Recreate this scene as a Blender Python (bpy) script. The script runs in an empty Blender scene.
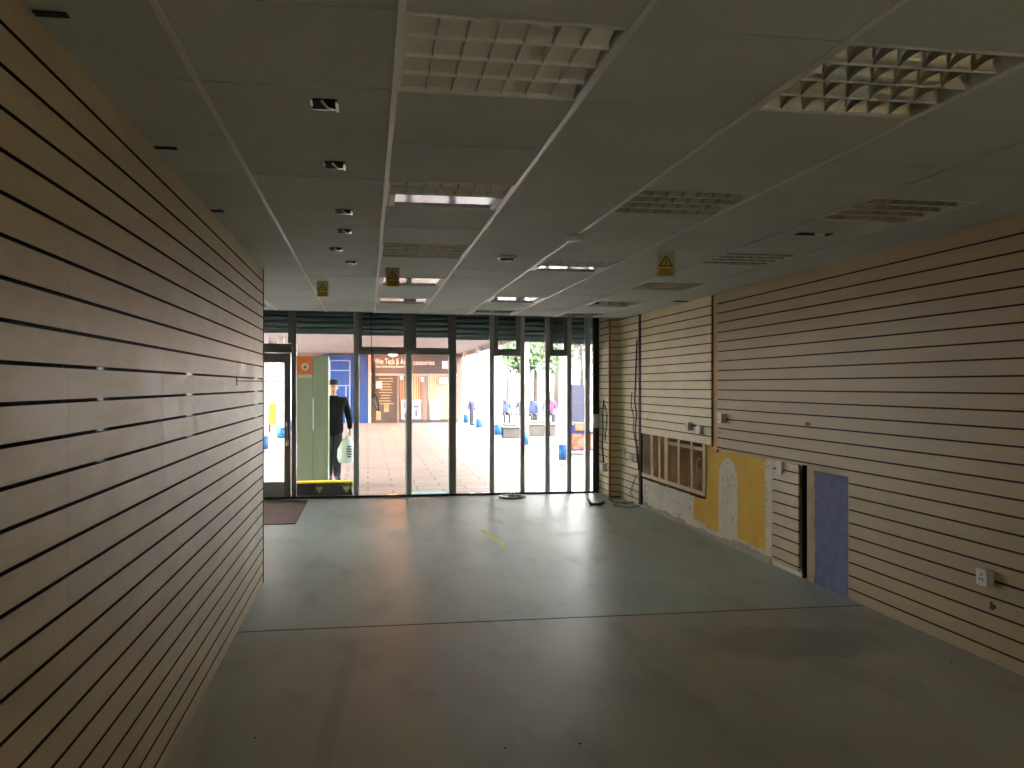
import bpy, bmesh, math, random
from mathutils import Vector, Matrix, Euler
random.seed(7)
PI = math.pi
SC = bpy.context.scene
COL = SC.collection

# ------------------------------------------------------------------ camera
CZ = 1.58; FPX = 886.0; YAW = math.atan(144/886); CC, SS = math.cos(YAW), math.sin(YAW)
cam = bpy.data.objects.new('camera', bpy.data.cameras.new('camera')); COL.objects.link(cam)
cam.location = (0, 0, CZ); cam.rotation_euler = (PI/2 + math.atan(1.5/886), 0, -YAW)
cam.data.sensor_width = 36; cam.data.lens = 36*FPX/1024; cam.data.clip_start = .02; cam.data.clip_end = 400
SC.camera = cam
def ray(px, py):
    l = (px-512)/FPX; return Vector((l*CC+SS, -l*SS+CC, (385.5-py)/FPX))
def at_y(px, py, Y): r = ray(px, py); k = Y/r.y; return Vector((r.x*k, Y, CZ+r.z*k))
def at_x(px, py, X): r = ray(px, py); k = X/r.x; return Vector((X, r.y*k, CZ+r.z*k))
def at_z(px, py, Z): r = ray(px, py); k = (Z-CZ)/r.z; return Vector((r.x*k, r.y*k, Z))

# ------------------------------------------------------------------ materials
def rgb(r, g, b):
    f = lambda v: (v/255/12.92) if v/255 <= .04045 else ((v/255+.055)/1.055)**2.4
    return (f(r), f(g), f(b), 1)
MATS = {}
def mat(name, col, rough=.6, metal=0, var=0, vscale=6, bump=0, bscale=60, emit=None, estr=0, spec=.5, col2=None, stretch=(1,1,1)):
    if name in MATS: return MATS[name]
    m = bpy.data.materials.new(name); m.use_nodes = True; nt = m.node_tree; N = nt.nodes; L = nt.links
    p = N['Principled BSDF']; p.inputs['Roughness'].default_value = rough; p.inputs['Metallic'].default_value = metal
    p.inputs['Specular IOR Level'].default_value = spec
    p.inputs['Base Color'].default_value = col
    geo = N.new('ShaderNodeNewGeometry'); mp = N.new('ShaderNodeMapping'); mp.inputs['Scale'].default_value = stretch
    L.new(geo.outputs['Position'], mp.inputs[0])
    if var or col2:
        n = N.new('ShaderNodeTexNoise'); n.inputs['Scale'].default_value = vscale; n.inputs['Detail'].default_value = 5
        L.new(mp.outputs[0], n.inputs['Vector'])
        r = N.new('ShaderNodeValToRGB'); r.color_ramp.elements[0].position = .35; r.color_ramp.elements[1].position = .65
        c2 = col2 or tuple(min(1, c*(1-var)) for c in col[:3])+(1,)
        r.color_ramp.elements[0].color = c2; r.color_ramp.elements[1].color = col
        L.new(n.outputs['Fac'], r.inputs[0]); L.new(r.outputs[0], p.inputs['Base Color'])
    if bump:
        n2 = N.new('ShaderNodeTexNoise'); n2.inputs['Scale'].default_value = bscale; L.new(mp.outputs[0], n2.inputs['Vector'])
        b = N.new('ShaderNodeBump'); b.inputs['Strength'].default_value = bump; b.inputs['Distance'].default_value = .003
        L.new(n2.outputs['Fac'], b.inputs['Height']); L.new(b.outputs[0], p.inputs['Normal'])
    if emit: p.inputs['Emission Color'].default_value = emit; p.inputs['Emission Strength'].default_value = estr
    MATS[name] = m; return m

class NB:   # small node builder
    def __init__(s, name):
        s.m = bpy.data.materials.new(name); s.m.use_nodes = True; s.N = s.m.node_tree.nodes; s.L = s.m.node_tree.links
        s.p = s.N['Principled BSDF']; g = s.N.new('ShaderNodeNewGeometry'); s.pos = g.outputs['Position']
        q = s.N.new('ShaderNodeSeparateXYZ'); s.L.new(s.pos, q.inputs[0]); s.x, s.y, s.z = q.outputs
        MATS[name] = s.m
    def _in(s, sock, v):
        if isinstance(v, (int, float)): sock.default_value = v
        elif isinstance(v, tuple): sock.default_value = v
        else: s.L.new(v, sock)
    def math(s, op, a, b=0, c=0, clamp=False):
        n = s.N.new('ShaderNodeMath'); n.operation = op; n.use_clamp = clamp
        s._in(n.inputs[0], a); s._in(n.inputs[1], b); s._in(n.inputs[2], c); return n.outputs[0]
    def noise(s, scale, detail=4, stretch=(1,1,1), rough=.55, off=(0,0,0)):
        mp = s.N.new('ShaderNodeMapping'); mp.inputs['Scale'].default_value = stretch; mp.inputs['Location'].default_value = off
        s.L.new(s.pos, mp.inputs[0])
        n = s.N.new('ShaderNodeTexNoise'); n.inputs['Scale'].default_value = scale; n.inputs['Detail'].default_value = detail
        n.inputs['Roughness'].default_value = rough
        s.L.new(mp.outputs[0], n.inputs['Vector']); return n.outputs['Fac']
    def ramp(s, v, a, b): # smooth 0..1
        n = s.N.new('ShaderNodeMapRange'); n.interpolation_type = 'SMOOTHSTEP'
        s._in(n.inputs['Value'], v); n.inputs['From Min'].default_value = a; n.inputs['From Max'].default_value = b; return n.outputs[0]
    def mix(s, f, a, b):
        n = s.N.new('ShaderNodeMix'); n.data_type = 'RGBA'; s._in(n.inputs[0], f); s._in(n.inputs[6], a); s._in(n.inputs[7], b); return n.outputs[2]
    def rect(s, u, v, u0, u1, v0, v1, e=.006):
        a = s.math('MULTIPLY', s.ramp(u, u0-e, u0+e), s.ramp(u, u1+e, u1-e))
        b = s.math('MULTIPLY', s.ramp(v, v0-e, v0+e), s.ramp(v, v1+e, v1-e)); return s.math('MULTIPLY', a, b)
    def bump(s, h, strength=.3, dist=.003):
        b = s.N.new('ShaderNodeBump'); b.inputs['Strength'].default_value = strength; b.inputs['Distance'].default_value = dist
        s.L.new(h, b.inputs['Height']); s.L.new(b.outputs[0], s.p.inputs['Normal'])
    def color(s, c): s._in(s.p.inputs['Base Color'], c)
    def rough(s, r): s._in(s.p.inputs['Roughness'], r)

# slat wall laminate
n = NB('slat_laminate'); f = n.noise(3.0, 5, (1,1,2.2)); g = n.noise(28, 3, (1,.12,1)); w = n.noise(.9, 3)
c = n.mix(n.ramp(f, .35, .68), rgb(196,176,140), rgb(210,191,155)); c = n.mix(n.math('MULTIPLY', n.ramp(g, .45, .7), .25), c, rgb(176,155,120))
c = n.mix(n.math('MULTIPLY', n.ramp(w, .5, .7), .3), c, rgb(188,171,140)); n.color(c); n.rough(n.math('MULTIPLY_ADD', f, .2, .36)); n.bump(g, .05)
SLAT = n.m
n = NB('slat_laminate_pale'); f = n.noise(3.0, 5, (1,1,2.2)); g = n.noise(28, 3, (1,.12,1))
c = n.mix(n.ramp(f, .35, .68), rgb(232,214,170), rgb(240,226,188)); n.color(c); n.rough(.5); n.bump(g, .05); SLAT2 = n.m
GROOVE = mat('groove_insert', rgb(20,38,32), .7, spec=.2)
n = NB('groove_metal_glints'); f = n.noise(2.2, 3, (1,1,.01)); k_ = n.ramp(f, .58, .63); n.color(n.mix(k_, rgb(22,40,36), rgb(140,150,150))); n._in(n.p.inputs['Metallic'], k_); n.rough(n.math('MULTIPLY_ADD', k_, -.4, .75)); n.p.inputs['Specular IOR Level'].default_value = .15; GMETAL = n.m  # noise patches paint short bright glints along the dark metal inserts
# ceiling tile
n = NB('ceiling_tile'); f = n.noise(1.6, 4); g = n.noise(140, 2)
c = n.mix(n.ramp(f, .3, .7), rgb(196,200,197), rgb(206,210,207)); n.color(c); n.rough(.8); n.bump(g, .25); TILE = n.m
RAIL = mat('ceiling_rail', rgb(222,223,220), .35)
DARK = mat('void_dark', rgb(22,22,22), .8)
# floor
n = NB('painted_concrete'); f = n.noise(.8, 6, (1,.5,1), .6); g = n.noise(3.5, 6, (1,.35,1)); h = n.noise(55, 3); k = n.noise(.35, 3)
far = n.mix(n.ramp(f, .3, .7), rgb(176,190,186), rgb(196,208,204)); near = n.mix(n.ramp(f, .3, .7), rgb(176,175,163), rgb(198,197,184))
c = n.mix(n.ramp(n.math('MULTIPLY_ADD', n.math('SUBTRACT', g, .5), .05, n.y), 5.88, 5.90), near, far)
c = n.mix(n.math('MULTIPLY', n.ramp(g, .52, .72), .3), c, rgb(124,124,114))
# wear ring stain by the right wall and a dark patch near the camera
def ell(cx, cy, rx, ry):
    a = n.math('POWER', n.math('DIVIDE', n.math('SUBTRACT', n.x, cx), rx), 2); b = n.math('POWER', n.math('DIVIDE', n.math('SUBTRACT', n.y, cy), ry), 2)
    return n.math('ADD', n.math('ADD', a, b), n.math('MULTIPLY', n.math('SUBTRACT', g, .5), 3.2))
e1 = n.ramp(n.math('ABSOLUTE', n.math('SUBTRACT', ell(2.95, 6.35, .38, .28), 1)), .35, .1); c = n.mix(n.math('MULTIPLY', n.math('MULTIPLY', e1, n.ramp(f, .4, .6)), .4), c, rgb(84,80,70))
e2 = n.ramp(n.math('ABSOLUTE', n.math('SUBTRACT', ell(2.62, 6.75, .14, .1), 1)), .5, .1); c = n.mix(n.math('MULTIPLY', e2, .5), c, rgb(206,190,150))
e3 = n.ramp(ell(2.6, 5.1, .75, .35), 1.2, .4); c = n.mix(n.math('MULTIPLY', e3, .35), c, rgb(84,72,60))
e4 = n.ramp(n.math('ABSOLUTE', n.math('SUBTRACT', n.x, n.math('MULTIPLY_ADD', n.y, .06, -.42))), .06, .02); c = n.mix(n.math('MULTIPLY', n.math('MULTIPLY', e4, n.ramp(n.y, 5.7, 5.3)), .18), c, rgb(70,68,62))
n.color(c); n.rough(n.math('MULTIPLY_ADD', n.ramp(g, .2, .8), .12, .34)); n.bump(f, .12, .01); n.p.inputs['Specular IOR Level'].default_value = .45
FLOOR = n.m
# plaster of the stripped right wall, with its yellow and blue paint
n = NB('stripped_plaster'); f = n.noise(4, 5); g = n.noise(14, 5); d = n.math('MULTIPLY', n.math('SUBTRACT', g, .5), .10)
Y = n.math('ADD', n.y, d); Z = n.math('ADD', n.z, n.math('MULTIPLY', n.math('SUBTRACT', n.noise(9, 4, off=(5,5,5)), .5), .10))
base = n.mix(n.ramp(f, .35, .65), rgb(226,218,200), rgb(238,232,218)); base = n.mix(n.ramp(n.noise(22, 3), .62, .7), base, rgb(150,136,112))
yel = n.mix(n.ramp(f, .3, .7), rgb(236,186,58), rgb(243,198,76))
Y8 = n.y
m1 = n.rect(Y, Z, 7.49, 8.9, .09, 3); m2 = n.rect(n.math('MULTIPLY_ADD', d, .15, n.y), Z, 8.5, 9.27, .12, 3); my = n.math('MAXIMUM', m1, m2)
ax = n.math('POWER', n.math('DIVIDE', n.math('SUBTRACT', n.y, 8.33), .235), 2)
az = n.math('POWER', n.math('DIVIDE', n.math('MAXIMUM', n.math('SUBTRACT', n.z, .62), 0), .24), 2)
arch = n.ramp(n.math('ADD', n.math('ADD', ax, az), n.math('MULTIPLY', d, 2.5)), 1.06, .94)
my = n.math('MULTIPLY', my, n.math('SUBTRACT', 1, arch))
c = n.mix(my, base, yel)
tan = n.mix(n.ramp(f, .3, .7), rgb(184,160,124), rgb(200,178,142)); c = n.mix(n.rect(n.y, n.z, 5.9, 6.82, 0, .95), c, tan)
c = n.mix(n.rect(n.math('MULTIPLY_ADD', d, .7, n.y), n.z, 5.9, 6.6, -.1, .90), c, n.mix(n.ramp(g, .35, .65), rgb(100,106,146), rgb(112,118,158)))
n.color(c); n.rough(.75); n.bump(g, .35, .006); PLASTER = n.m
WALLP = mat('plain_wall', rgb(190,182,165), .8, var=.1)
FRAME = mat('shopfront_aluminium', rgb(206,210,213), .45, .1, var=.15, vscale=3)
FRAMED = mat('shopfront_dark_frame', rgb(146,150,150), .5, .1, var=.15, vscale=3)
SHUT = mat('roller_shutter_steel', rgb(122,146,146), .5, .15)
def glass(name, tint=(1,1,1,1), k=1.0):
    m = bpy.data.materials.new(name); m.use_nodes = True; N = m.node_tree.nodes; L = m.node_tree.links
    N.remove(N['Principled BSDF']); o = N['Material Output']; t = N.new('ShaderNodeBsdfTransparent'); t.inputs[0].default_value = tint
    g = N.new('ShaderNodeBsdfGlossy'); g.inputs['Roughness'].default_value = .02; f = N.new('ShaderNodeFresnel'); f.inputs[0].default_value = 1.45
    x = N.new('ShaderNodeMixShader'); L.new(f.outputs[0], x.inputs[0]); L.new(t.outputs[0], x.inputs[1]); L.new(g.outputs[0], x.inputs[2]); L.new(x.outputs[0], o.inputs[0])
    MATS[name] = m; return m
GLASS = glass('window_glass', (.96,.975,.97,1))
ALU = mat('mirror_aluminium', rgb(244,243,238), .14, .92)
ALUD = mat('satin_aluminium', rgb(170,172,170), .32, 1)
WHITEM = mat('white_enamel', rgb(220,220,214), .4)
TUBE = mat('fluorescent_tube', rgb(225,222,212), .25)
WPLAST = mat('white_plastic', rgb(222,220,212), .35)
BLACK = mat('black_plastic', rgb(22,22,24), .5)
YEL = mat('yellow_print', rgb(224,190,30), .5)
CARD = mat('clear_grey_card', rgb(196,192,168), .4)
WOOD = mat('pine_stud', rgb(236,212,174), .7, var=.18, vscale=5, stretch=(4,4,.6))
BOARD = mat('brown_board', rgb(190,126,76), .75, var=.18, vscale=7)
ORANGEW = mat('orange_wood_trim', rgb(196,134,70), .6, var=.1)
DBROWN = mat('dark_brown', rgb(48,38,28), .8)
MAT_ = mat('brown_carpet', rgb(124,84,66), .95, var=.2, vscale=40, bump=.6, bscale=200)
YTAPE = mat('yellow_tape', rgb(226,220,60), .5)
CBLACK = mat('black_cable', rgb(26,26,28), .45)
CWHITE = mat('white_cable', rgb(214,212,204), .45)
CGREY = mat('grey_cable', rgb(130,132,130), .5)
RED = mat('copper_red', rgb(170,60,40), .5)

# ------------------------------------------------------------------ mesh builder
class MB:
    def __init__(s): s.bm = bmesh.new()
    def face(s, pts, mi=0):
        vs = [s.bm.verts.new(p) for p in pts]; f = s.bm.faces.new(vs); f.material_index = mi; return f
    def box(s, x0, x1, y0, y1, z0, z1, mi=0, M=None):
        P = [Vector((x, y, z)) for x in (x0, x1) for y in (y0, y1) for z in (z0, z1)]
        if M: P = [M @ p for p in P]
        v = [s.bm.verts.new(p) for p in P]
        for q in ((0,1,3,2), (4,6,7,5), (0,4,5,1), (2,3,7,6), (0,2,6,4), (1,5,7,3)):
            f = s.bm.faces.new([v[i] for i in q]); f.material_index = mi
        return s
    def tube(s, pts, r, n=8, mi=0, caps=True):
        pts = [Vector(p) for p in pts]; rs = r if isinstance(r, (list, tuple)) else [r]*len(pts)
        rings = []; up = None
        for i, p in enumerate(pts):
            t = (pts[min(i+1, len(pts)-1)] - pts[max(i-1, 0)])
            t = t.normalized() if t.length > 1e-9 else Vector((0,0,1))
            if up is None: up = t.orthogonal().normalized()
            else:
                up = up - t*up.dot(t); up = up.normalized() if up.length > 1e-6 else t.orthogonal().normalized()
            b = t.cross(up)
            rings.append([s.bm.verts.new(p + (up*math.cos(2*PI*k/n) + b*math.sin(2*PI*k/n))*rs[i]) for k in range(n)])
        for a, c in zip(rings, rings[1:]):
            for k in range(n):
                f = s.bm.faces.new((a[k], a[(k+1)%n], c[(k+1)%n], c[k])); f.material_index = mi; f.smooth = True
        if caps:
            for q in (rings[0][::-1], rings[-1]): f = s.bm.faces.new(q); f.material_index = mi
        return s
    def lathe(s, prof, c=(0,0,0), n=24, mi=0):    # prof [(r,z)]
        rings = []
        for r, z in prof: rings.append([s.bm.verts.new((c[0]+r*math.cos(2*PI*k/n), c[1]+r*math.sin(2*PI*k/n), c[2]+z)) for k in range(n)])
        for a, b in zip(rings, rings[1:]):
            for k in range(n): f = s.bm.faces.new((a[k], a[(k+1)%n], b[(k+1)%n], b[k])); f.material_index = mi; f.smooth = True
        for q in (rings[0][::-1], rings[-1]): f = s.bm.faces.new(q); f.material_index = mi
        return s
    def prism(s, pts, ext, mi=0):      # pts 3D polygon, ext vector
        e = Vector(ext); a = [s.bm.verts.new(p) for p in pts]; b = [s.bm.verts.new(Vector(p)+e) for p in pts]
        n = len(pts); fs = [s.bm.faces.new(a[::-1]), s.bm.faces.new(b)]
        for i in range(n): fs.append(s.bm.faces.new((a[i], a[(i+1)%n], b[(i+1)%n], b[i])))
        for f in fs: f.material_index = mi
        return s
    def blob(s, c, r, sub=2, jit=.0, mi=0):
        g = bmesh.ops.create_icosphere(s.bm, subdivisions=sub, radius=1)
        for v in g['verts']:
            k = 1+random.uniform(-jit, jit); v.co = Vector((v.co.x*r[0]*k+c[0], v.co.y*r[1]*k+c[1], v.co.z*r[2]*k+c[2]))
            for f in v.link_faces: f.material_index = mi; f.smooth = True
        return s
    def build(s, name, mats, parent=None, world=True, bevel=0, base=True):
        bm = s.bm; bmesh.ops.recalc_face_normals(bm, faces=bm.faces)
        off = Vector((0,0,0))
        if parent is not None:
            if world:
                p = parent
                while p is not None: off += Vector(p.location); p = p.parent
        elif base and len(bm.verts):
            xs = [v.co for v in bm.verts]; lo = Vector([min(v[i] for v in xs) for i in range(3)]); hi = Vector([max(v[i] for v in xs) for i in range(3)])
            off = Vector(((lo.x+hi.x)/2, (lo.y+hi.y)/2, lo.z))
        if off.length: bmesh.ops.translate(bm, verts=bm.verts, vec=-off)
        me = bpy.data.meshes.new(name); bm.to_mesh(me); bm.free()
        for m in (mats if isinstance(mats, (list, tuple)) else [mats]): me.materials.append(m)
        o = bpy.data.objects.new(name, me); COL.objects.link(o)
        if parent is not None: o.parent = parent
        else: o.location = off
        if bevel:
            b = o.modifiers.new('bevel', 'BEVEL'); b.width = bevel; b.segments = 2; b.limit_method = 'ANGLE'
        return o
def tag(o, label, cat, group=None, kind=None):
    o['label'] = label; o['category'] = cat
    if group: o['group'] = group
    if kind: o['kind'] = kind
    return o
def struct(o): o['kind'] = 'structure'; return o
def thing(name, label, cat, loc=(0,0,0), rz=0, group=None):
    o = bpy.data.objects.new(name, None); COL.objects.link(o); o.location = loc; o.rotation_euler = (0,0,rz); o.empty_display_size = .1
    return tag(o, label, cat, group)
def dup(root, loc, label, rz=None):
    r = root.copy(); COL.objects.link(r); r.location = loc; r['label'] = label
    if rz is not None: r.rotation_euler = (0,0,rz)
    for ch in list(root.children):
        c = ch.copy(); COL.objects.link(c); c.parent = r
        for g in ch.children: d = g.copy(); COL.objects.link(d); d.parent = c
    return r

# ------------------------------------------------------------------ room constants
XL, XR = -.829, 3.5          # faces of the two slat walls
H = 2.515                    # ceiling height
YS = 12.71                   # shopfront plane
YB = -4.0                    # back wall
XLO = -3.1                   # far left side of the entrance recess
YEND = 7.32                  # where the left slat wall ends
WT = .018; BASE_R = XR+.022

# ------------------------------------------------------------------ floor
b = MB(); b.box(XLO-.1, 3.9, YB-.1, 5.877, -.2, 0); b.box(XLO-.1, 3.9, 5.902, YS+.06, -.2, 0); b.box(XLO-.1, 3.9, 5.877, 5.902, -.2, -.0025, 1)
struct(b.build('floor', [FLOOR, DARK], base=False))

# ------------------------------------------------------------------ slat walls
def slat_profile(z0, z1, grooves, gw=.011, gd=.0155):
    """list of (depth, z, mat) corners from bottom to top; depth 0 = face"""
    pts = [(0, z0)]; mats = []
    for g in sorted(grooves):
        if z0+.01 < g < z1-.01:
            pts += [(0, g-gw/2), (gd, g-gw/2), (gd, g+gw/2), (0, g+gw/2)]; mats += [0, 1, 1, 1]
    pts.append((0, z1)); mats.append(0)
    return pts, mats
def slat_panel(name, a, c, z0, z1, parent, grooves, mats, metal=(), thick=WT):
    """panel whose face runs from plan point a to plan point c; body lies to the right of a->c"""
    a, c = Vector(a), Vector(c); t = (c-a).normalized(); nrm = Vector((t.y, -t.x))   # into the wall
    pts, ms = slat_profile(z0, z1, grooves); b = MB(); bm = b.bm
    A = [bm.verts.new((a.x+nrm.x*d, a.y+nrm.y*d, z)) for d, z in pts]; B = [bm.verts.new((c.x+nrm.x*d, c.y+nrm.y*d, z)) for d, z in pts]
    for i, mi in enumerate(ms):
        f = bm.faces.new((A[i], B[i], B[i+1], A[i+1])); zz = (pts[i][1]+pts[i+1][1])/2
        f.material_index = 2 if (mi == 1 and any(abs(zz-q) < .012 for q in metal)) else mi
    # ends, back, top and bottom
    q = [(thick, z1), (thick, z0)]
    A2 = [bm.verts.new((a.x+nrm.x*d, a.y+nrm.y*d, z)) for d, z in q]; B2 = [bm.verts.new((c.x+nrm.x*d, c.y+nrm.y*d, z)) for d, z in q]
    bm.faces.new(A+A2); bm.faces.new((B+B2)[::-1]); bm.faces.new((A[-1], B[-1], B2[0], A2[0])); bm.faces.new((A2[0], B2[0], B2[1], A2[1])); bm.faces.new((A2[1], B2[1], B[0], A[0]))
    return b.build(name, mats, parent)
def holes_wall(b, x0, x1, ys, zs, holes, mi=0):
    for ya, yb in zip(ys, ys[1:]):
        for za, zb in zip(zs, zs[1:]):
            cy, cz = (ya+yb)/2, (za+zb)/2
            if any(h[0] < cy < h[1] and h[2] < cz < h[3] for h in holes): continue
            b.box(x0, x1, ya, yb, za, zb, mi)
PITCH = .0970
GR_L = [2.412-PITCH*1.003*k for k in range(26)]
GR_R = [2.406-.0967*k for k in range(26)]
SM = [SLAT, GROOVE, GMETAL]; SM3 = [mat('slat_laminate_tan', rgb(172,150,108), .5, var=.12, vscale=2.4, stretch=(1,.5,2.2)), GROOVE, GMETAL]; SM2 = [SLAT2, GROOVE, GMETAL]

SW = (-3.9, -1.3, .8, 2.3)
b = MB(); b.box(XL-.15, XL-WT, -.86, YEND-.006, 0, H+.5); holes_wall(b, XL-.15, XL, [YB, SW[0], SW[1], -.86], [0, SW[2], SW[3], H+.5], [SW])
b.box(XLO-.1, XL-.15, YEND-.16, YEND-.02, 0, H+.5)
wl = struct(b.build('wall_left', [WALLP], base=False))
seams = [-.86, .31, 1.48, 2.65, 3.80, 4.97, 6.07, YEND]
metal = [GR_L[k] for k in (8, 9, 10, 11)]
for y0, y1 in zip(seams, seams[1:]):
    slat_panel('slatwall_panel', (XL, y1-.001), (XL, y0+.001), .03, H-.002, wl, GR_L, SM, metal)   # face looks to +x
b = MB(); b.box(XL-.02, XL+.006, YEND-.004, YEND+.010, 0, H-.002); b.build('end_trim', [mat('brown_edge', rgb(96,76,58), .6)], wl)
b = MB(); b.box(XL-.018, XL+.001, -.86, YEND-.004, 0, .03); b.build('plinth_strip', [SLAT], wl)
# entrance recess side wall
b = MB(); b.box(XLO-.1, XLO, YEND-.1, YS, 0, H+.5); struct(b.build('wall_entrance_side', [WALLP], base=False))
# back wall with a doorway
b = MB(); b.box(-.98, 2.5, YB-.12, YB, 0, H+.5); b.box(3.4, 3.9, YB-.12, YB, 0, H+.5); b.box(2.5, 3.4, YB-.12, YB, 2.05, H+.5)
struct(b.build('wall_back', [mat('white_wall_paint', rgb(232,230,222), .7)], base=False))
b = MB(); b.box(XL-.09, XL-.08, SW[0], SW[1], SW[2], SW[3]); rw = struct(b.build('window_11', [GLASS]))  # unseen window, added to light the near half of the room
b = MB(); ym = (SW[0]+SW[1])/2
for q in ((SW[0], SW[0]+.05, SW[2], SW[3]), (SW[1]-.05, SW[1], SW[2], SW[3]), (ym-.03, ym+.03, SW[2], SW[3]), (SW[0]+.05, SW[1]-.05, SW[2], SW[2]+.05), (SW[0]+.05, SW[1]-.05, SW[3]-.05, SW[3])): b.box(XL-.11, XL-.06, *q)
b.build('window_frame', [WPLAST], rw)
b = MB(); b.box(2.5, 3.4, YB-.1, YB-.05, 0, 2.05, 0); dr = struct(b.build('door_1', [mat('door_paint', rgb(176,170,156), .5)]))
b = MB(); b.tube([(2.6, YB-.05, 1.0), (2.6, YB-.01, 1.0), (2.7, YB-.01, 1.0)], .009); b.build('door_handle', [ALUD], dr)

# right wall: plaster base with stud recess and the black slot cut out
RZ0, RZ1 = .402, .965; RY0, RY1 = 8.90, 11.09
b = MB(); holes_wall(b, BASE_R, BASE_R+.15, [YB, 6.725, 6.80, RY0, RY1, 12.9], [0, RZ0, .93, RZ1, H+.5], [(6.725, 6.80, 0, .93), (RY0, RY1, RZ0, RZ1)])
b.box(BASE_R+.15, BASE_R+.30, YB, 12.9, 0, H+.5, 1)
wr = struct(b.build('wall_right', [PLASTER, mat('brick_backing', rgb(70,58,50), .9)], base=False))
ys = [YB, -2.34, -1.14, .06, 1.26, 2.46, 3.66, 4.86, 6.06]
for y0, y1 in zip(ys, ys[1:]): slat_panel('slatwall_panel', (XR, y0+.0003), (XR, y1-.0003), .012, H-.002, wr, GR_R, SM3)
slat_panel('slatwall_panel', (XR, 6.062), (XR, 7.33), .932, H-.002, wr, GR_R, SM3)
slat_panel('slatwall_panel', (XR, 7.332), (XR, 8.55), .932, H-.002, wr, GR_R, SM3)
slat_panel('slatwall_panel', (XR, 8.71), (XR, 9.9), RZ1, H-.002, wr, GR_R, SM2)
slat_panel('slatwall_panel', (XR, 9.902), (XR, 11.085), RZ1, H-.002, wr, GR_R, SM2)
slat_panel('slatwall_panel', (XR, 11.19), (XR, 12.09), .012, H+.35, wr, [g+.097*3 for g in GR_R[:3]]+GR_R, SM2)
# lower panels filling beneath, hidden supports
slat_panel('slatwall_panel', (XR-.012, 6.805), (XR+.001, 7.33), .05, .925, wr, GR_R, SM, thick=.016)
b = MB(); b.box(XR+.008, BASE_R, 8.64, 8.708, .95, H-.002); b.build('gap_shade_strip', [DBROWN], wr)  # dark strip painting the shadow gap beside the yellow joint
b = MB(); b.box(XR+.001, BASE_R, 8.553, 8.638, .90, H-.002); b.build('painted_strip', [mat('yellow_painted_wood', rgb(206,166,72), .7, var=.25, vscale=9)], wr)
b = MB(); b.box(XR-.004, BASE_R, 11.095, 11.185, .03, H-.002); b.build('gap_shade_strip', [mat('black_channel', rgb(20,21,22), .7)], wr)  # black box fills the open gap, painting its darkness
b = MB(); b.box(BASE_R+.001, BASE_R+.149, 6.794, 6.799, 0, .93); b.box(BASE_R+.144, BASE_R+.149, 6.726, 6.794, 0, .93); b.build('slot_shade_sheet', [DARK], wr)  # black sheets paint the slot's darkness over its side and back
# pillar by the shopfront
PX = 3.36
b = MB(); b.box(PX+WT, BASE_R, 12.1+WT, YS-.02, 0, H+.5); pil = struct(b.build('wall_pillar', [WALLP], base=False))
GP = [g+.097*3 for g in GR_R[:3]]+GR_R
slat_panel('slatwall_panel', (XR+.02, 12.1), (PX+.002, 12.1), .012, H+.35, pil, GP, SM2)     # facing the room
# side face looks to -x
slat_panel('slatwall_panel', (PX, 12.1), (PX, YS-.03), .012, H+.35, pil, GP, SM2)
b = MB(); b.box(PX-.012, PX+.016, 12.088, 12.116, 0, H+.35); b.build('corner_trim', [ORANGEW], pil)

# stud recess in the right wall
rec = thing('exposed_studwork', 'pine stud frame with brown backing board exposed in the right wall below the slats', 'stud frame', (XR+.07, (RY0+RY1)/2, RZ0))
b = MB(); b.box(BASE_R+.105, BASE_R+.145, RY0+.002, RY1-.002, RZ0+.002, RZ1-.05); b.build('backing_board', [BOARD], rec)
def ypx(px): return (886*XR/(CC*(px-368)) - XR*SS)/CC
for pa, pb in ((650, 652.6), (658, 659.8), (664, 667), (677, 679), (690, 691.8), (702, 704.6)):
    ya, yb = ypx(pb), ypx(pa); b = MB(); b.box(XR+.006, BASE_R+.103, ya, yb, RZ0+.052, RZ1-.004); b.build('stud', [WOOD], rec, bevel=.002)
b = MB(); b.box(XR+.006, BASE_R+.103, RY0+.003, RY1-.003, RZ0+.004, RZ0+.05); b.build('sole_plate', [WOOD], rec, bevel=.002)
for pa, pb in ((667, 677), (679, 690), (691.8, 702)):
    b = MB(); b.box(XR+.012, BASE_R+.10, ypx(pb)+.002, ypx(pa)-.002, RZ1-.085, RZ1-.045); b.build('nogging', [WOOD], rec, bevel=.002)
# jagged lower edge of the opening
b = MB(); y = RY0+.01
while y < RY1-.08:
    w = random.uniform(.03, .07); b.box(XR-.004, BASE_R+.02, y, y+w, RZ0-.016-random.uniform(0, .012), RZ0+.003); y += w+random.uniform(0, .02)
b.build('broken_plaster_edge', [DBROWN], rec)
# skirting remnant along the plaster
b = MB(); y = 7.36
while y < 11.0:
    w = random.uniform(.1, .3); b.box(BASE_R-.012, BASE_R, y, min(11.05, y+w), 0, random.uniform(.03, .085)); y += w+.002
b.build('plaster_fragments', [mat('rough_plaster', rgb(206,198,180), .9, var=.25, vscale=18, bump=.5)], wr)

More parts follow.
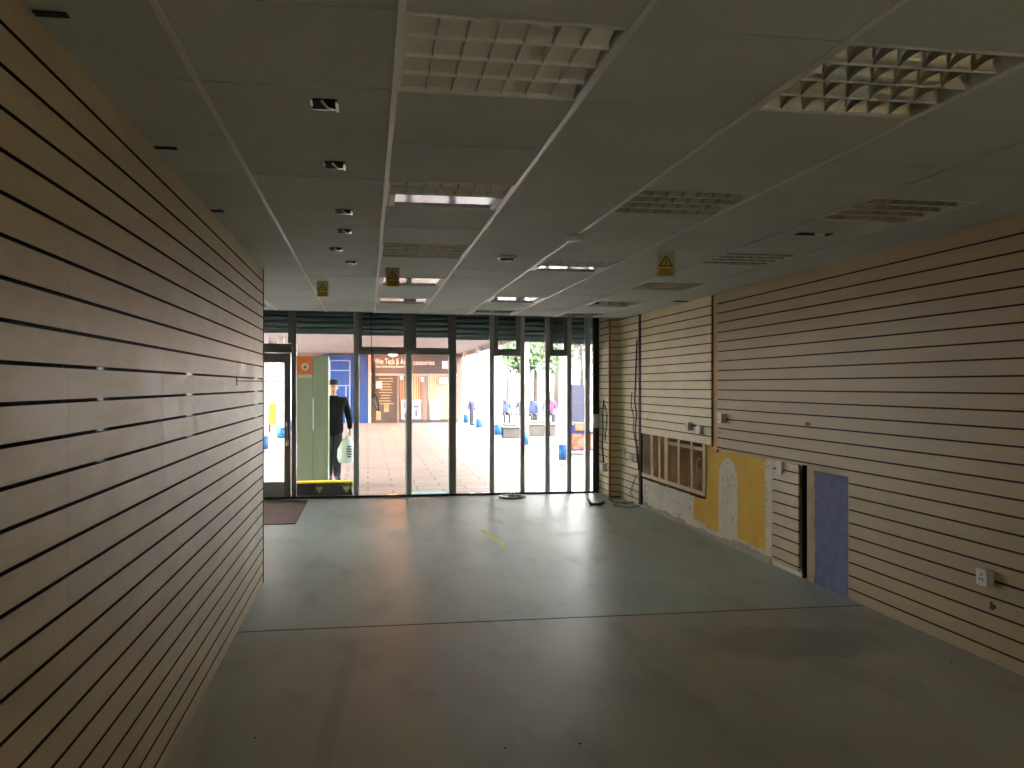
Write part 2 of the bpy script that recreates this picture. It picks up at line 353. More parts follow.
# ------------------------------------------------------------------ ceiling
S_Y = .61; X0 = .083
cols = [X0+.6*i for i in range(-6, 7)]
def yk(j): return 2.23+S_Y*j
fix = {0: [0, 3, 6, 9, 12], 2: [0, 3, 7], 4: [0, 3, 6, 9, 12]}
fixtures = []       # (x0, y0)
for c_, js in fix.items():
    for j in js: fixtures.append((X0+.6*c_, yk(j)))
fixtures += [(X0+1.2, 9.23), (X0+1.2, 10.86), (X0-1.8, 10.2), (X0+2.4, 11.17-.0)]
def edge_y(x): return 11.33 + (x+1.3)*.115
b = MB(); rb = MB()
def tile(x0, x1, y0, y1):
    dz = random.uniform(0, .002); t = random.uniform(-.0012, .0012)
    ye0, ye1 = min(y1, edge_y(x0)), min(y1, edge_y(x1))
    if y0 > min(ye0, ye1)-.05: return
    g = .003
    P = [(x0+.009, y0+g, H+dz), (x1-.009, y0+g, H+dz+t), (x1-.009, ye1-g, H+dz+t), (x0+.009, ye0-g, H+dz)]
    b.prism(P, (0,0,.018), 0)
for ci, x0 in enumerate(cols[:-1]):
    x1 = cols[ci+1]
    if x1 <= XLO: continue
    xa, xb = max(x0, XLO), min(x1, XR+.02)
    if xa >= xb: continue
    fx = sorted([f[1] for f in fixtures if abs(f[0]-x0) < .01]); y = yk(-11)
    y = YB + .0
    cuts = [YB]+[yk(j) for j in range(-10, 17) if yk(j) > YB+.2]
    # remove cuts that fall inside a fixture, add the fixture's own edges
    cuts = [q for q in cuts if not any(f+.01-.25 < q < f+S_Y+.24 for f in fx)] + [q for f in fx for q in (f, f+S_Y)]
    cuts = sorted(set(round(q, 4) for q in cuts))
    for ya, yb in zip(cuts, cuts[1:]):
        if any(abs(ya-f) < .01 for f in fx): continue
        if x1 < XL-.1 and yb < YEND: continue
        tile(xa, xb, ya, yb)
    if x0 > XL and x0 < 2.0: rb.box(x0-.0095, x0+.0095, YB, edge_y(x0)-.01, H-.004, H+.004)
    elif x0 > XLO: rb.box(x0-.0085, x0+.0085, YEND, edge_y(x0)-.01, H-.003, H+.004)
# fascia edge of the ceiling and slab above
b.prism([(XLO, edge_y(XLO)-.005, H-.004), (XR, edge_y(XR)-.005, H-.004), (XR, edge_y(XR)+.02, H-.004), (XLO, edge_y(XLO)+.02, H-.004)], (0,0,.05), 2)
b.box(XLO-.1, 3.95, YB-.1, YS+.3, H+.48, H+.6, 1)
ceil = struct(b.build('ceiling', [TILE, DARK, mat('ceiling_edge', rgb(150,147,136), .7)], base=False))
rb.build('ceiling_rail', [RAIL], ceil)
# dark plates painting the shade of open slots between tiles and walls
def hole_mark(x0, x1, y0, y1):
    b = MB(); b.box(x0, x1, y0, y1, H-.0035, H+.001); return b
for (pa, qa, pb, qb) in ((32, 10, 70, 17), (152, 146, 176, 149), (211, 209.5, 225, 212), (800, 232.5, 828, 235.5), (676, 300.5, 692, 302)):
    A = at_z(pa, qa, H); B = at_z(pb, qb, H); ya, yb = sorted((A.y, B.y)); xa, xb = sorted((A.x, B.x))
    if pa < 300: xa, xb = XL+.002, XL+.002+(xb-xa)
    hole_mark(xa, xb, ya, max(yb, ya+.03)).build('tile_gap_shade', [DARK], ceil)
# bulkhead void side closers
b = MB(); b.box(XLO-.1, XLO, 11.0, YS, H, H+.5); struct(b.build('wall_bulkhead', [WALLP], base=False))

# ------------------------------------------------------------------ recessed louvre lights
def make_fixture(label, kind='louvre'):
    t = thing('louvre_light', label, 'ceiling light', (0,0,H), 0, 'square recessed louvre lights in the ceiling')
    W, D, h = .581, .590, .085
    b = MB(); x0, x1, y0, y1 = -W/2, W/2, -D/2, D/2; r = .008
    for q in ((x0, x1, y0, y0+r), (x0, x1, y1-r, y1), (x0, x0+r, y0+r, y1-r), (x1-r, x1, y0+r, y1-r)): b.box(*q, -.003, .012)
    b.build('frame', [WHITEM], t, world=False)
    b = MB()
    for q in ((x0, x1, y0, y0+.003), (x0, x1, y1-.003, y1), (x0, x0+.003, y0, y1), (x1-.003, x1, y0, y1)): b.box(*q, .012, h+.012)
    b.box(x0, x1, y0, y1, h+.012, h+.016); b.build('housing', [WHITEM], t, world=False)
    n = 4; yi0, yi1 = y0+r+.002, y1-r-.002; p = (yi1-yi0)/n; xa, xb = x0+r+.003, x1-r-.003; nl = {'louvre': 4, 'pale': 4, 'half': 2, 'open': 0}[kind]; sh = kind in ('pale', 'half')
    if nl:   # curved troughs running along x, sharp ridges between them
        b = MB(); bm = b.bm; prof = []
        for i in range(nl):
            for k in range(13):
                u = k/12; prof.append((yi0+p*i+p*u, (.012+.017*(1-abs(2*u-1)**2)) if sh else (.004+.056*(1-abs(2*u-1)**2.5))))
        A = [bm.verts.new((xa, y, z)) for y, z in prof]; B = [bm.verts.new((xb, y, z)) for y, z in prof]
        for i in range(len(prof)-1):
            f = bm.faces.new((A[i], B[i], B[i+1], A[i+1])); f.smooth = True
        b.build('reflector', [mat('lit_reflector', rgb(250,248,240), .3, .3) if sh else ALU], t, world=False)  # paler copy paints in the brightness the shallow troughs would mirror
        nb = 6          # cross blades: thin below, wider above, one part each
        for k in range(nb):
            b = MB(); cx = xa+(xb-xa)*(k+1)/(nb+1); bot = []; m = 8
            for i in range(nl):
                for q in range(m+(i == nl-1)):
                    u = q/m; y = yi0+p*i+p*u; zt = (.012+.008*(1-abs(2*u-1)**2)) if sh else (.006+.030*(1-abs(2*u-1)**3)); zb = .003+(.004 if sh else .010)*(1-abs(2*u-1)**2); bot.append((y, zb, max(zt, zb+.002)))
            L_ = [[b.bm.verts.new((cx+sx*w_, y, z)) for (y, z) in pts] for sx, w_, pts in (
                (-1, .0008, [(y, zb) for y, zb, zt in bot]), (-1, .004, [(y, zt) for y, zb, zt in bot]),
                (1, .004, [(y, zt) for y, zb, zt in bot]), (1, .0008, [(y, zb) for y, zb, zt in bot]))]
            for a_, c_ in zip(L_, L_[1:]+L_[:1]):
                for q in range(len(bot)-1): b.bm.faces.new((a_[q], a_[q+1], c_[q+1], c_[q]))
            b.build('louvre_blade', [ALUD], t, world=False)
        for i in range(1, nl+1): b = MB(); b.box(xa, xb, yi0+p*i-.0015, yi0+p*i+.0015, .0, .012 if sh else .006); b.build('ridge_strip', [WHITEM], t, world=False)
    for i in range(0 if sh else nl):
        yc = yi0+p*(i+.5); b = MB(); b.tube([(xa+.002, yc, .047), (xb-.002, yc, .047)], .007, 10); b.build('lamp_tube', [TUBE], t, world=False)
    if nl < 4:   # bare polished tray where the louvre is missing; blue tint paints the sky reflection
        ys_ = yi0+p*nl; b = MB(); b.box(xa, xb, ys_+.002, yi1, .010, .016); b.build('reflector_tray', [mat('sky_tinted_tray', rgb(206,220,240), .10, 1, bump=.12, bscale=9)], t, world=False)
        for q_ in (xa, xb-.03): b = MB(); b.box(q_, q_+.03, ys_+.01, yi1-.01, -.002, .012); b.build('end_bracket', [WHITEM], t, world=False)
    return t
labs = ['recessed louvre light nearest the camera, big at top centre of the ceiling',
 'recessed louvre light straight beyond the big top-centre one, bright strip on its far side',
 'recessed louvre light third in the row running up the middle of the ceiling',
 'recessed louvre light fourth in the middle row, behind the hanging yellow card',
 'last louvre light in the middle row, just before the shopfront',
 'big recessed louvre light at upper right of the picture with dark cells',
 'recessed louvre light between the round smoke detector and the big upper right light',
 'bright pinkish louvre light just beyond the round smoke detector',
 'louvre light near the right wall, the nearest one fully in view in that row',
 'louvre light near the right wall, second one in view, before the slat joint post',
 'small louvre light near the right wall beyond the hanging yellow card',
 'bluish louvre light near the right wall close to the shopfront',
 ]
spots = []
for j in fix[0]: spots.append((X0, yk(j)))
for j in fix[2]: spots.append((X0+1.2, yk(j)))
for j in fix[4][1:]: spots.append((X0+2.4, yk(j)))
spots += [(X0+1.2, 9.23), (X0+1.2, 10.86), (X0-1.8, 10.2), (X0+2.4, 11.17)]
labs += ['thin bright louvre light beyond the small white sensor box, right of centre', 'bright louvre light at the ceiling edge above the middle of the shopfront',
  'louvre light above the entrance door, half hidden by the left slat wall', 'louvre light at the ceiling edge nearest the right end of the shopfront']
protos = {}
kinds = ['pale', 'half', 'pale', 'open', 'open', 'louvre', 'louvre', 'half', 'louvre', 'louvre', 'louvre', 'open', 'open', 'open', 'open', 'open']
for (x, y), lb, kd in zip(spots, labs, kinds):
    loc = (x+.3, y+S_Y/2, H)
    if kd not in protos: protos[kd] = make_fixture(lb, kd); protos[kd].location = loc
    else: dup(protos[kd], loc, lb)

# ------------------------------------------------------------------ small ceiling things
def cutout(px, py, label, w=.085, l=.1, rz=0):
    p = at_z(px, py, H); t = thing('spotlight_socket', label, 'spotlight socket', (p.x, p.y, H), rz, 'empty spotlight sockets in the ceiling')
    b = MB(); b.box(-w/2, w/2, -l/2, l/2, -.0035, .0005); b.build('opening', [DARK], t, world=False)
    b = MB()
    b.box(w/2-.008, w/2+.002, -l/2, l/2, -.012, -.0005); b.box(-w/2-.002, w/2, l/2-.004, l/2+.004, -.006, -.0005)
    b.box(-w/2-.004, -w/2+.003, -l/2, l/2*.2, -.006, -.0005)
    b.tube([(-w*.1, -l/2, -.006), (w*.12, 0, -.012), (w*.38, l*.35, -.006)], .005, 6); b.build('bracket', [ALU], t, world=False)
    return t
cl = ['empty spotlight socket nearest the camera in the left ceiling tiles', 'second empty spotlight socket from the camera, left ceiling tiles',
 'third empty spotlight socket from the camera in the left ceiling tiles', 'fourth empty spotlight socket from the camera in the left ceiling tiles',
 'fifth empty spotlight socket from the camera, set a little left of the others', 'farthest small empty spotlight socket in the left ceiling tiles']
for (px, py), lb in zip(((325, 103.5), (335, 164.5), (344, 211), (344.5, 230.5), (336, 248.5), (351, 262)), cl): cutout(px, py, lb)

p = at_z(575, 235, H)
t = thing('smoke_detector', 'round white smoke detector on the ceiling between the tile rows', 'smoke detector', (p.x, p.y, H))
b = MB(); b.lathe([(.058, 0), (.060, -.012), (.054, -.018)]); b.build('mounting_base', [WPLAST], t, world=False)
b = MB(); b.lathe([(.050, -.018), (.048, -.034), (.034, -.042), (.012, -.043)]); b.build('sensor_head', [WPLAST], t, world=False)
p = at_z(507, 256, H)
t = thing('ceiling_sensor', 'small rectangular white sensor box on the ceiling left of the smoke detector', 'sensor', (p.x, p.y, H))
b = MB(); b.box(-.066, .066, -.04, .04, -.02, 0); b.build('body', [WPLAST], t, world=False, bevel=.004)
b = MB(); b.box(-.05, .05, -.03, .03, -.038, -.02); b.build('lens', [mat('smoked_plastic', rgb(96,94,88), .4)], t, world=False, bevel=.006)
p = at_z(820, 233, H)
b = MB(); b.lathe([(.03, 0), (.03, -.012), (.02, -.016)], (p.x, p.y, H)); tag(b.build('ceiling_rose', [WPLAST]), 'tiny round white disc on the ceiling by the right louvre lights', 'ceiling disc')

def hang_sign(px, ptop, w, h, label):
    p = at_z(px, ptop, H); t = thing('warning_sign', label, 'sign', (p.x, p.y, H), -YAW*.4, 'yellow warning cards hanging from the ceiling')
    for sx in (-1, 1): b = MB(); b.tube([(sx*w*.35, 0, 0), (sx*w*.35, 0, -.012)], .001, 5); b.build('hanging_thread', [CGREY], t, world=False)
    b = MB(); b.box(-w/2, w/2, -.001, .001, -h-.008, -.008); b.build('card', [CARD], t, world=False)
    zt, zb = -.008-h*.16, -.008-h*.60
    def tri(s, y, dz=0):
        c = (zt+zb*2)/3; pts = [(0, zt), (w*.40, zb), (-w*.40, zb)]
        return [(x*s, y, c+(z-c)*s) for x, z in pts]
    b = MB(); b.prism(tri(1, -.001), (0,-.0006,0)); b.build('triangle_border', [BLACK], t, world=False)
    b = MB(); b.prism(tri(.72, -.0016), (0,-.0006,0)); b.build('triangle_field', [YEL], t, world=False)
    b = MB(); b.prism([(x*w, -.0022, zb+(z)*h) for x, z in ((-.02,.22),(.05,.22),(.02,.14),(.07,.14),(-.03,.03),(0,.11),(-.05,.11))], (0,-.0005,0)); b.build('pictogram', [BLACK], t, world=False)
    b = MB(); b.box(-w*.42, w*.42, -.0018, -.001, -.008-h*.97, -.008-h*.66); b.build('text_panel', [YEL], t, world=False)
    b = MB()
    for z in (.74, .82, .90): b.box(-w*.34, w*.34, -.0022, -.0018, -.008-h*z-.003, -.008-h*z+.002)
    b.build('printed_lines', [BLACK], t, world=False)
hang_sign(666, 249.5, .125, .178, 'hanging yellow warning triangle card right of centre, the largest of three')
hang_sign(392.5, 266.5, .108, .15, 'hanging yellow warning triangle card in front of the middle row of lights')
hang_sign(322.5, 280, .10, .14, 'hanging yellow warning card at left, the smallest of three')

# dangling scrap near the shopfront
p = at_z(562, 318.3, H)
b = MB(); b.tube([(p.x, edge_y(p.x)-.04, H), (p.x+.01, edge_y(p.x)-.04, H-.05), (p.x, edge_y(p.x)-.05, H-.11)], .006, 6)
tag(b.build('hanging_tag', [CWHITE]), 'short white scrap of cable hanging from the ceiling edge at right', 'cable scrap')

# ------------------------------------------------------------------ shopfront
def spx(px): return at_y(px, 400, YS).x
def sz(px, py): return at_y(px, py, YS).z
TOPZ = 2.99
sf = thing('shopfront_frame', 'grey aluminium shopfront frame with tall glass bays across the far end', 'shopfront frame', (1.0, YS, 0))
def mull(pa, pb, z0, z1, name='mullion', m=FRAME, d0=-.03, d1=.05):
    b = MB(); b.box(spx(pa), spx(pb), YS+d0, YS+d1, z0, z1); return b.build(name, [m], sf, bevel=.004)
mull(353.6, 358.6, 0, TOPZ); mull(406.3, 411.5, 0, sz(408, 354)); mull(449.6, 456, 0, TOPZ, m=FRAMED)
mull(489.6, 494, 0, TOPZ); mull(520.3, 524.4, 0, TOPZ); mull(545.3, 549.6, 0, TOPZ); mull(567, 571.3, 0, TOPZ); mull(585.2, 589.7, 0, TOPZ)
mull(593, 602.5, 0, TOPZ, 'end_post', mat('charcoal_post', rgb(48,48,48), .6)); mull(291.5, 296.3, 0, TOPZ, 'door_jamb', FRAMED)
mull(403.5, 416.2, sz(410, 354), TOPZ, 'head_stile', FRAMED)
b = MB(); b.box(XLO, spx(602), YS-.035, YS+.06, 0, .028); b.build('sill', [mat('dark_sill', rgb(70,74,74), .4, .4)], sf)
def transom(pa, pb, yt, yb, m=FRAMED):
    b = MB(); z1, z0 = sz((pa+pb)/2, yt), sz((pa+pb)/2, yb); b.box(spx(pa), spx(pb), YS-.025, YS+.045, z0, z1); b.build('transom', [m], sf, bevel=.003)
transom(230, 291.5, 343.4, 352.6); transom(358.6, 403.5, 347, 354.2); transom(416.2, 449.6, 348, 354.6); transom(494, 520.3, 349, 356); transom(549.6, 567, 349.6, 356)
def stile(pa, pb, yt, yb):
    b = MB(); b.box(spx(pa), spx(pb), YS-.015, YS+.035, sz(pa, yb), sz(pa, yt)); b.build('clerestory_stile', [FRAMED], sf)
stile(358.6, 362, 312, 347); stile(448, 449.6, 312, 348); stile(494, 498, 312, 349); stile(516, 520.3, 312, 349); stile(549.6, 553, 312, 350); stile(564, 567, 312, 350)
stile(288, 291.5, 312, 343)
# white strips painting the sunlit outer faces of the mullions
LIT_EDGE = mat('white_lit_edge', rgb(226,222,214), .5)
for px, yt in ((359.0, 356), (405.4, 356), (411.9, 356), (449.0, 356)):
    b = MB(); b.box(spx(px)-.006, spx(px)+.006, YS+.02, YS+.06, .03, sz(px, yt)); b.build('lit_edge_strip', [LIT_EDGE], sf)
# light bar across the door head and conduit
b = MB(); b.box(spx(357), spx(417.5), YS-.05, YS-.032, sz(390, 353.2), sz(390, 351.4)); b.build('door_closer_rail', [ALUD], sf)
b = MB(); x = spx(356.6); b.tube([(x, YS-.045, sz(356, 377)), (x, YS-.045, TOPZ-.02)], .014, 8); b.build('conduit', [mat('pale_conduit', rgb(172,172,164), .5)], sf)
# panes
bays = [(296.3, 353.6, 334), (358.6, 406.3, 354.2), (411.5, 449.6, 354.6), (456, 489.6, 339), (494, 520.3, 356), (524.4, 545.3, 341), (549.6, 567, 356), (571.3, 585.2, 343.5), (589.7, 593, 343.5)]
for i, (pa, pb, yt) in enumerate(bays):
    full = i in (0, 3, 5, 7, 8); z1 = (TOPZ-.02) if full else sz((pa+pb)/2, yt)
    b = MB(); b.box(spx(pa)+.001, spx(pb)-.001, YS+.002, YS+.008, .03, z1); o = struct(b.build('window_%d' % (i+1), [GLASS]))
for pa, pb, yt in ((362, 403.5, 347), (416.2, 448, 348), (498, 516, 349), (553, 564, 350), (235, 288, 343)):
    b = MB(); b.box(spx(pa)+.001, spx(pb)-.001, YS+.002, YS+.008, sz(pa, yt), TOPZ-.02); b.build('clerestory_pane', [GLASS], sf)
# roller shutters just outside, part lowered
i = 0
for pa, pb, yb in ((240, 291, 333), (296.5, 353.5, 334.2), (359, 403.5, 335.8), (416, 449.5, 337.8), (456, 489.5, 340.2), (494, 520, 341), (524.5, 545, 342.3), (549.5, 567, 343.6), (571.5, 592.5, 344.6)):
    xa, xb = spx(pa)-.03, spx(pb)+.03; z = at_y((pa+pb)/2, yb, YS+.12).z; b = MB(); pts = []; z1 = z
    bt = MB(); bt.box(xa, xb, YS+.10, YS+.135, z, z+.03)
    zz = z+.03; prof = []
    while zz < 3.0:
        prof += [(YS+.125, zz), (YS+.105, zz+.02), (YS+.102, zz+.045), (YS+.12, zz+.068)]; zz += .075
    A = [b.bm.verts.new((xa, y_, z_)) for y_, z_ in prof]; B = [b.bm.verts.new((xb, y_, z_)) for y_, z_ in prof]
    for k in range(len(prof)-1): b.bm.faces.new((A[k], B[k], B[k+1], A[k+1]))
    t = thing('roller_shutter', ['dark roller shutter rolled up above the entrance door', 'wide dark roller shutter above the bay with the green cabinet',
      'dark roller shutter above the bay with the hanging cable tangle', 'dark roller shutter above the bay showing the four-ring shop emblem', 'dark roller shutter above the wide white bay in the middle',
      'dark roller shutter over the narrow door bay right of the wide white bay', 'dark roller shutter over the bay with tree foliage and far seated people', 'dark roller shutter over the bay with the nearest blue-banded column',
      'dark roller shutter over the last bay beside the right slat wall'][i], 'roller shutter', ((xa+xb)/2, YS+.12, z), 0, 'roller shutters above the shopfront bays')
    o = b.build('slat_curtain', [SHUT], t); o.modifiers.new('solid', 'SOLIDIFY').thickness = .003
    bt.build('bottom_rail', [SHUT], t); i += 1
b = MB(); b.box(XLO-.3, 4.0, YS+.09, YS+.35, 2.95, 3.3); struct(b.build('wall_shopfront_lintel', [mat('lintel', rgb(90,90,86), .8)], base=False))
# entrance door
XD0, XD1 = spx(291)-.92, spx(291)-.004
dd = struct(MB().box(XD1-.085, XD1, YS-.02, YS+.03, .03, sz(280, 353)).build('door_2', [FRAMED]))
zt = sz(275, 353)
b = MB(); b.box(XD0, XD0+.085, YS-.02, YS+.03, .03, zt); b.build('door_stile', [FRAMED], dd)
b = MB(); b.box(XD0+.085, XD1-.085, YS-.02, YS+.03, .03, sz(275, 482)); b.build('bottom_rail', [FRAME], dd)
b = MB(); b.box(XD0+.085, XD1-.085, YS-.02, YS+.03, sz(275, 362.5), zt); b.build('top_rail', [FRAMED], dd)
b = MB(); b.box(XD0+.085, XD1-.085, YS+.002, YS+.008, sz(275, 482), sz(275, 362.5)); b.build('door_glass', [GLASS], dd)
b = MB(); hx = XD1-.045; b.tube([(hx, YS-.02, sz(287, 421)), (hx, YS-.06, sz(287, 421)), (hx, YS-.06, sz(287, 441)), (hx, YS-.02, sz(287, 441))], .010, 8)
b.box(hx-.02, hx+.02, YS-.025, YS-.02, sz(287, 446), sz(287, 440)); b.build('door_handle', [ALU], dd)
b = MB(); b.box(XD0+.03, XD0+.07, YS-.03, YS-.02, .10, .16); b.build('floor_lock', [BLACK], dd)
b = MB(); b.box(XLO, XD0-.004, YS+.002, YS+.01, .03, sz(275, 353)); struct(b.build('window_10', [GLASS]))
b = MB(); b.box(XLO, XLO+.06, YS-.03, YS+.05, 0, TOPZ); b.build('end_post', [FRAMED], sf)

# ------------------------------------------------------------------ interior things by the shopfront
A = at_z(307, 500.5, 0); B = at_z(296.5, 524, 0)
b = MB(); b.box(-2.0, (A.x+B.x)/2, B.y, A.y+.0, 0, .008); tag(b.build('door_mat', [MAT_]), 'brown carpet door mat on the floor inside the entrance door', 'mat')
A = at_z(481.5, 529, 0); B = at_z(504.5, 547, 0); d = (B-A).normalized(); nn = Vector((-d.y, d.x, 0))*.022
b = MB(); b.prism([A-nn, B-nn, B+nn, A+nn], (0,0,.001)); tag(b.build('floor_tape', [YTAPE]), 'strip of yellow tape stuck on the grey floor', 'tape')
# white lid with scraps
p = at_z(513, 498, 0)
t = thing('shallow_dish', 'shallow white plastic lid holding scraps, on the floor by the shopfront glass', 'lid', (p.x, p.y+.05, 0))
b = MB(); b.lathe([(.15, 0), (.19, .012), (.195, .03), (.185, .03), (.15, .012), (.02, .010)]); b.build('dish', [WPLAST], t, world=False)
b = MB()
for k in range(9):
    a = random.uniform(0, 6.28); r = random.uniform(.02, .11); b.blob((r*math.cos(a), r*math.sin(a), .03), (random.uniform(.02,.05), random.uniform(.02,.04), .018), 1, .25)
b.build('scraps', [mat('pale_scraps', rgb(200,190,166), .8)], t, world=False)
b = MB(); p0 = at_z(460, 496, 0)
p = [at_z(588, 503, 0), at_z(591, 506, 0), at_z(598, 506, 0), at_z(604, 504, 0)]
for q in p: q.z = .022
p[0].z = .05; b.tube(p, .02, 8); tag(b.build('cable_offcut', [CBLACK]), 'thick black cable offcut lying on the floor near the right pillar', 'cable')
def coil(cx, cy, rx, ry, turns, z, r, n=60, jit=.01, tilt=None):
    pts = []
    for k in range(n*turns//1):
        a = 2*PI*k/n; j = random.uniform(-jit, jit)*.4; s = 1+.08*math.sin(a*.37+1)
        pts.append(Vector((cx+rx*s*math.cos(a)+j, cy+ry*s*math.sin(a*1.0+.2), z+.006*math.sin(a*2.3)+.004*(k/n))))
    return pts
p = at_z(622, 501, 0)
b = MB(); b.tube(coil(p.x, p.y, .17, .35, 3, .012, 0, 24), .006, 6); b.tube([(p.x-.1, p.y-.2, .01), (p.x-.25, p.y-.45, .008), (p.x-.1, p.y-.75, .008), (p.x+.05, p.y-.6, .008)], .006, 6)
tag(b.build('cable_coil', [CGREY]), 'loose coil of grey cable on the floor against the right wall', 'cable')

# display hook on the left wall
yh = 5.87; z_h = CZ+(385.5-381)*5.75/886
t = thing('display_hook', 'long thin black display hook sticking out of the left slat wall', 'hook', (XL, yh, z_h))
b = MB(); b.box(0, .004, -.012, .012, -.03, .03); b.build('back_plate', [BLACK], t, world=False)
b = MB(); b.tube([(0, 0, 0), (.27, 0, -.002), (.275, 0, .006)], .0022, 6); b.build('prong', [BLACK], t, world=False)

# hanging cable tangle in the shopfront
tx = at_y(371, 330, 12.3)
t = thing('hanging_cable_bundle', 'black cable hanging from the ceiling edge, ending in tangled pale wires', 'cable bundle', (tx.x, 12.3, H+.4))
def hp(px, py): return at_y(px, py, 12.3)
b = MB(); b.tube([hp(370.5, 300), hp(371, 330), hp(371.5, 350), hp(372, 365), hp(373.5, 385)], .005, 6); b.build('cable', [CBLACK], t)
b = MB()
for k in range(7):
    q = [hp(371.5+random.uniform(-1, 1.5), 352+k*3)]; 
    for s_ in range(5): q.append(hp(373.5+random.uniform(-2.2, 3.2), 366+s_*8+random.uniform(-3, 3)))
    for v in q: v.y += random.uniform(-.04, .04)
    b.tube(q, .005, 5)
b.build('loose_wires', [mat('tan_wire', rgb(190,160,120), .6)], t)
b = MB(); q = [hp(375, 392), hp(378, 402), hp(379, 411), hp(376, 408), hp(373, 399), hp(376, 394)]; b.tube(q, .009, 6); b.build('plug_lead', [CWHITE], t)

# ------------------------------------------------------------------ boxes, sockets and holes on the right wall
def wallbox(px, py, w, h, d, label, X=XR, name='socket_box', m=WPLAST, cat='socket', holes=True):
    p = at_x(px, py, X); t = thing(name, label, cat, (X, p.y, p.z))
    b = MB(); b.box(-d, 0, -w/2, w/2, -h/2, h/2); b.build('body', [m], t, world=False, bevel=.004)
    b = MB(); b.box(-d-.005, -d, -w/2-.003, w/2+.003, -h/2-.003, h/2+.003); b.build('face_plate', [mat('socket_plate', rgb(205,200,186), .35)], t, world=False, bevel=.002)
    if holes:
        b = MB()
        for yy, zz in ((0, h*.2), (-w*.14, -h*.12), (w*.14, -h*.12)): b.box(-d-.0065, -d-.005, yy-.004, yy+.004, zz-.008, zz+.008)
        b.build('pin_slots', [BLACK], t, world=False)
    return t
wallbox(989, 577, .088, .088, .045, 'pale socket box on the right slat wall nearest the camera')
wallbox(724.5, 418, .085, .09, .05, 'grey socket box on the right slats beside the vertical yellow joint')
wallbox(691, 426.5, .09, .09, .05, 'white socket box above the stud recess, left one of the pair')
wallbox(701, 429.5, .08, .085, .03, 'white switch box above the stud recess, right one of the pair', holes=False)
wallbox(780.5, 467.5, .09, .11, .012, 'white blank plate on the short lower slat panel beside the yellow paint', X=XR-.008, holes=False, cat='blank plate', name='blank_plate')
wallbox(632.5, 457.5, .12, .09, .03, 'pale double socket low on the far slat panel beside the black channel')
wallbox(624.5, 451, .1, .09, .012, 'pale blank plate low on the far slat panel next to the pillar', holes=False, cat='blank plate', name='blank_plate')
def hole(px, py, r, label, X=XR):
    p = at_x(px, py, X); b = MB()
    for dy, dz, k in r: b.prism([(X-.0015, p.y+dy+k*math.cos(a*PI/4+.3)*random.uniform(.8,1.15), p.z+dz+k*math.sin(a*PI/4+.3)*random.uniform(.8,1.15)) for a in range(8)], (.003,0,0))
    tag(b.build('cable_hole', [BLACK]), label, 'hole', 'rough holes in the right slat wall')
hole(992, 607, [(0,0,.02), (-.02,.006,.014), (.006,.018,.012)], 'ragged black hole in the slats under the nearest pale socket box')
hole(808, 424, [(-.02,.0,.018), (.02,.0,.018)], 'pair of black holes in the slats above the blue patch')
hole(729.5, 424, [(0,0,.011)], 'small black hole just right of the grey socket box by the joint')
hole(720, 432.5, [(0,0,.014)], 'small dark hole below the grey socket box by the joint')
hole(647.5, 418.5, [(0,0,.012), (0,.012,.008)], 'tiny dark hole in the pale slats above the left end of the stud recess')
# boxes on the end post
def postbox(px, py, w, h, label):
    p = at_y(px, py, YS-.07); t = thing('junction_box', label, 'junction box', (p.x, YS-.032, p.z))
    b = MB(); b.box(-w/2, w/2, -.06, 0, -h/2, h/2); b.build('body', [WPLAST], t, world=False, bevel=.005)
    b = MB()
    for sx in (-1, 1):
        for s2 in (-1, 1): b.lathe([(.004, 0), (.004, .002)], (sx*w*.4, -.061, s2*h*.42), 8)
    b.build('screw', [ALUD], t, world=False)
postbox(597, 421, .105, .2, 'white junction box fixed on the charcoal end post')
p = at_x(604.5, 467.5, PX); t = thing('junction_box', 'small white box low on the side of the pillar beside the glass', 'junction box', (PX, p.y, p.z))
b = MB(); b.box(-.05, 0, -.11, .11, -.05, .05); b.build('body', [WPLAST], t, world=False, bevel=.005)
b = MB(); b.box(-.056, -.05, -.08, .08, -.03, .03); b.build('cover', [WPLAST], t, world=False, bevel=.002)
# cables
def wcable(pts, r, label, m=CBLACK, X=None, Yc=None, name='cable_run'):
    P = [(at_x(a, c_, X) if X is not None else at_y(a, c_, Yc)) for a, c_ in pts]
    b = MB(); b.tube(P, r, 6); tag(b.build(name, [m]), label, 'cable')
wcable([(637, 340), (635.5, 380), (634.5, 400), (636.5, 415), (635, 432), (637.5, 450), (638.6, 470)], .008, 'black cable hanging along the black channel left of the stud recess', X=XR-.012)
wcable([(632, 392), (631, 405), (634, 418), (633, 430), (636, 445), (637, 462)], .005, 'thinner dark cable on the pale slats left of the black channel', X=XR-.006)
wcable([(636.5, 474), (633, 484), (630, 492), (634, 498)], .005, 'grey cable drooping below the double socket to the floor', m=CGREY, X=XR-.006)
wcable([(604, 400), (602.5, 412), (603, 430), (602, 445), (603.5, 462)], .008, 'black cable beside the junction box at the edge of the pillar', X=PX-.009)
wcable([(605, 405), (607, 415), (606, 430), (605, 440)], .006, 'second black cable looping beside the white junction box', X=PX-.007)
P = [at_x(a, c_, XR+.06) for a, c_ in ((701, 460), (699, 456), (697, 462), (697, 470), (699.5, 472), (702, 468), (700.5, 458), (698, 460), (698.5, 471), (701, 474), (702.5, 486))]
b = MB(); b.tube(P, .007, 6); tag(b.build('cable_loop', [CWHITE]), 'loop of white cable hanging in the right bay of the stud recess', 'cable')
